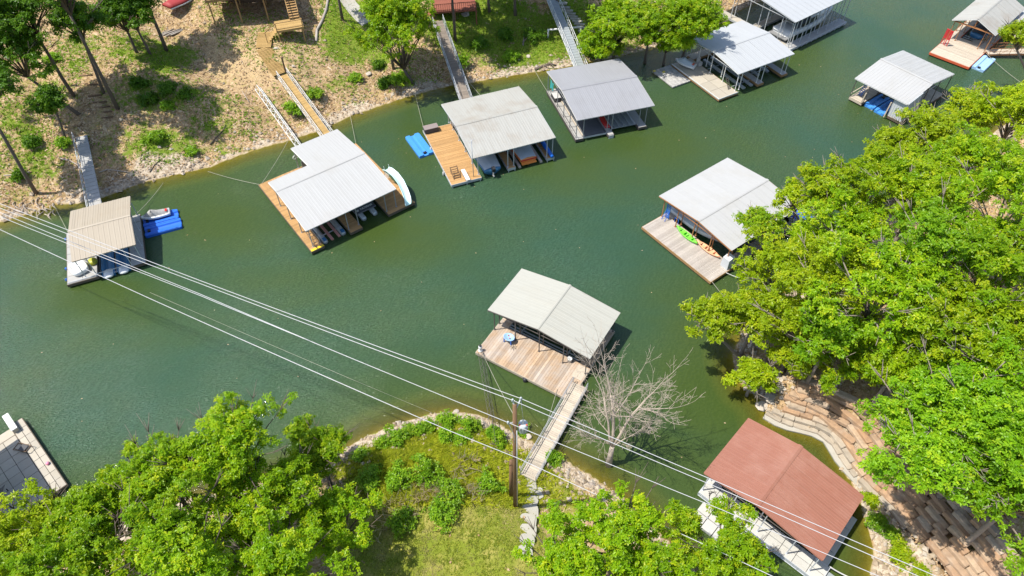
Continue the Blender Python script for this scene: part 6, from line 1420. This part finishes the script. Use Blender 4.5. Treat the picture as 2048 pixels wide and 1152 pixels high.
for a in [('bright shrub below the big round oak', 800, 165, 1.7), ('shrub at the waterline left of the long grey gangway', 770, 172, 1.2), ('shrub left of the big round oak trunk', 757, 135, 1.0), ('small shrub on the bare slope under the lawn', 712, 158, .9), ('tangled bush between the white boom and the honey gangway', 590, 225, 1.9), ('bush right of the honey gangway', 630, 192, 1.1),
          ('bush right of the long grey gangway at mid slope', 925, 128, 1.5), ('dark bush on the shady bank by the grey snag', 1062, 78, 1.7), ('bush in the shaded slope below the porch deck', 960, 95, 1.6), ('low bush above the driftwood', 1020, 115, 1.2), ('bush left of the steel gangway', 1010, 75, 1.5), ('bush right of the steel gangway near the shore', 1175, 108, 1.2),
          ('yellowish bush in the sunlit gap of the shaded slope', 303, 205, 1.3), ('dark bush in the middle of the shaded slope', 335, 185, 1.4), ('bush right of the dark one on the shaded slope', 372, 192, 1.1), ('bush beside the straight trunk on the shaded slope', 280, 172, 1.2), ('low bush on the slope above the root shore', 312, 282, 1.5), ('bush behind the white boom', 340, 215, .9),
          ('small bush beside the trunk at the left shoreline', 40, 355, .9), ('grassy bush on the left slope', 65, 290, 1.2), ('small bush at the foot of the blue-grey gangway', 128, 290, .8), ('tuft bush between the leaning trunks', 110, 120, 1.0), ('bush near the shore right of the white mooring line', 385, 305, .9)]:
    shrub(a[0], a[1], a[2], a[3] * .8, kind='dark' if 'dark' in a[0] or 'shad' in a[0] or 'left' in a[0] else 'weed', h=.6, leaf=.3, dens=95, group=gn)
for a in [('bright green plant at the red roof corner on the rocky edge', 1742, 1005, .55), ('shrub in shade between the rocks and terrace', 1755, 1045, .7), ('small plant at the foot of the lower terrace', 1786, 1070, .4), ('yellow-green groundcover on the gravel strip', 1800, 1110, .9), ('bright groundcover at the bottom of the gravel strip', 1835, 1140, .8), ('shaded shrub at the lower right corner', 2030, 1135, 1.0)]:
    shrub(*a, kind='yellow' if 'yellow' in a[0] or 'bright' in a[0] else 'weed', h=.5)

# ------------------------------------------------------------------ ground cover (nobody could count it)
inframe = (PX > -60) & (PX < 2110) & (PY > -40) & (PY < 1200) & (GZ > .03)
def scatter(w, n):
    w = (w * inframe).ravel(); w = w / w.sum(); i = RS.choice(len(w), n, p=w)
    x = GX.ravel()[i] + RS.uniform(-.3, .3, n); y = GY.ravel()[i] + RS.uniform(-.3, .3, n); return x, y, terrain(x, y)
def blades(name, label, w, n, ln, wd, kind, m=4, lean=.5, lo=.1):
    x, y, z = scatter(w, n); C = np.repeat(np.stack([x, y, z - .02], -1), m, 0) + np.c_[RS.uniform(-.09, .09, (n * m, 2)), np.zeros(n * m)]
    th = RS.uniform(0, 6.28, n * m); l = ln * RS.uniform(.5, 1.3, n * m); k = RS.uniform(lo, lean, n * m)
    d = np.stack([np.cos(th) * k, np.sin(th) * k, np.sqrt(1 - np.minimum(k, .95) ** 2)], -1); s = np.stack([-np.sin(th), np.cos(th), 0 * th], -1) * wd
    V = np.stack([C - s, C + s, C + d * l[:, None] * .6 + s * .7, C + d * l[:, None] + np.c_[np.cos(th), np.sin(th), -.5 * np.ones(n * m)] * (l * k * .35)[:, None]], 1).reshape(-1, 3)
    tag(link(name, np_mesh(name, V, np.arange(4 * n * m).reshape(-1, 4), LEAF[kind], RS.uniform(0, 1, n * m))), label, 'grass', kind='stuff')
near = GY < 45
blades('grass', 'short green and yellow grass over the lawns and banks', np.clip(g_mask - .25, 0, 1) * np.where(near, 2.0, 1.0) * (land_d > .8), 17000, .17, .038, 'grass', 4, .97, .45)
weedy = np.clip(.25 + .25 * bumps(GX, GY, .15, .7) * .5, 0, 1) * (GY > 45) * inside(GX, GY, N_POLY) * (PX < 1250) * (land_d > 1.5)
blades('weeds', 'low leafy weeds scattered through the leaf litter', weedy + np.clip(g_mask, 0, 1) * (GY > 45), 11000, .24, .042, 'weed', 5, .95)
tall = np.zeros(GX.shape)
for a, b, rx, ry in ((945, 985, 30, 35), (850, 985, 60, 40), (800, 1020, 35, 40), (930, 935, 30, 25), (770, 1050, 25, 30)): tall = np.maximum(tall, np.exp(-((PX - a) / rx) ** 2 - ((PY - b) / ry) ** 2))
blades('dry_grass', 'tall straw-coloured grass tufts among the thicket', tall ** 2 * near, 110, .9, .022, 'straw', 7, .8)
blades('tall_grass', 'rough tall green grass on the point', np.clip(g_mask - .4, 0, 1) * near * (PY < 1010) * (land_d > 1.4), 5200, .40, .045, 'meadow', 5, .98, .6)
def pebbles(name, label, w, n, smin, smax):
    x, y, z = scatter(w, n); s = smin + (smax - smin) * RS.uniform(0, 1, n) ** 5
    base = np.array([[1, 0, 0], [0, 1, 0], [-1, 0, 0], [0, -1, 0], [0, 0, .75], [0, 0, -.6]]); F0 = np.array([[0, 1, 4], [1, 2, 4], [2, 3, 4], [3, 0, 4], [1, 0, 5], [2, 1, 5], [3, 2, 5], [0, 3, 5]])
    V = base[None] * RS.uniform(.6, 1.25, (n, 6, 1)) * s[:, None, None]; a = RS.uniform(0, 6.28, n); c, si = np.cos(a)[:, None], np.sin(a)[:, None]
    V = np.stack([V[:, :, 0] * c - V[:, :, 1] * si, V[:, :, 0] * si + V[:, :, 1] * c, V[:, :, 2]], -1) + np.stack([x, y, z + s * .2], -1)[:, None]
    F = (F0[None] + 6 * np.arange(n)[:, None, None]).reshape(-1, 3)
    tag(link(name, np_mesh(name, V.reshape(-1, 3), F, MAT['pebble'], np.repeat(RS.uniform(0, 1, n), 8))), label, 'gravel', kind='stuff')
erocks = inside(GX, GY, E_POLY) & (land_d < 9) & (wall_side(GX, GY) <= 0)
pebbles('shore_gravel', 'pale gravel and stones along the waterlines', np.exp(-(land_d / np.where(near, 2.6, 1.8)) ** 2) * np.where(near, 1.8, 1) + .5 * erocks + .010 * (GY > 45), 14500, .04, .34)
x, y, z = scatter(np.where((GY > 45) | (inside(GX, GY, E_POLY)), 1.0, .12) * np.clip(1 - g_mask, .05, 1) * (land_d > .7), 16000)
Nn = np.stack([RS.normal(0, .3, len(x)), RS.normal(0, .3, len(x)), np.ones(len(x))], -1); Nn /= np.linalg.norm(Nn, axis=1, keepdims=True)
V, F, t = leaf_faces(np.stack([x, y, z + .03], -1), Nn, 2, .26, .09, RS)
tag(link('leaf_litter', np_mesh('leaf_litter', V, F, LEAF['litter'], t)), 'dry brown fallen leaves over the banks', 'leaves', kind='stuff')

n = 170; sx, sy = RS.uniform(-45, 60, n), RS.uniform(24, 95, n); ok = terrain(sx, sy) < -.4
V, F, t = leaf_faces(np.stack([sx[ok], sy[ok], np.full(ok.sum(), .012)], -1), np.tile(np.array([[0, 0, 1.]]), (int(ok.sum()), 1)), 1, .16, .05, RS)
V[:, 2] = .012 + .01 * (V[:, 2] > .02)
tag(link('floating_leaves', np_mesh('floating_leaves', V, F, LEAF['litter'], t)), 'pale leaf scraps floating on the cove', 'leaves', kind='stuff')
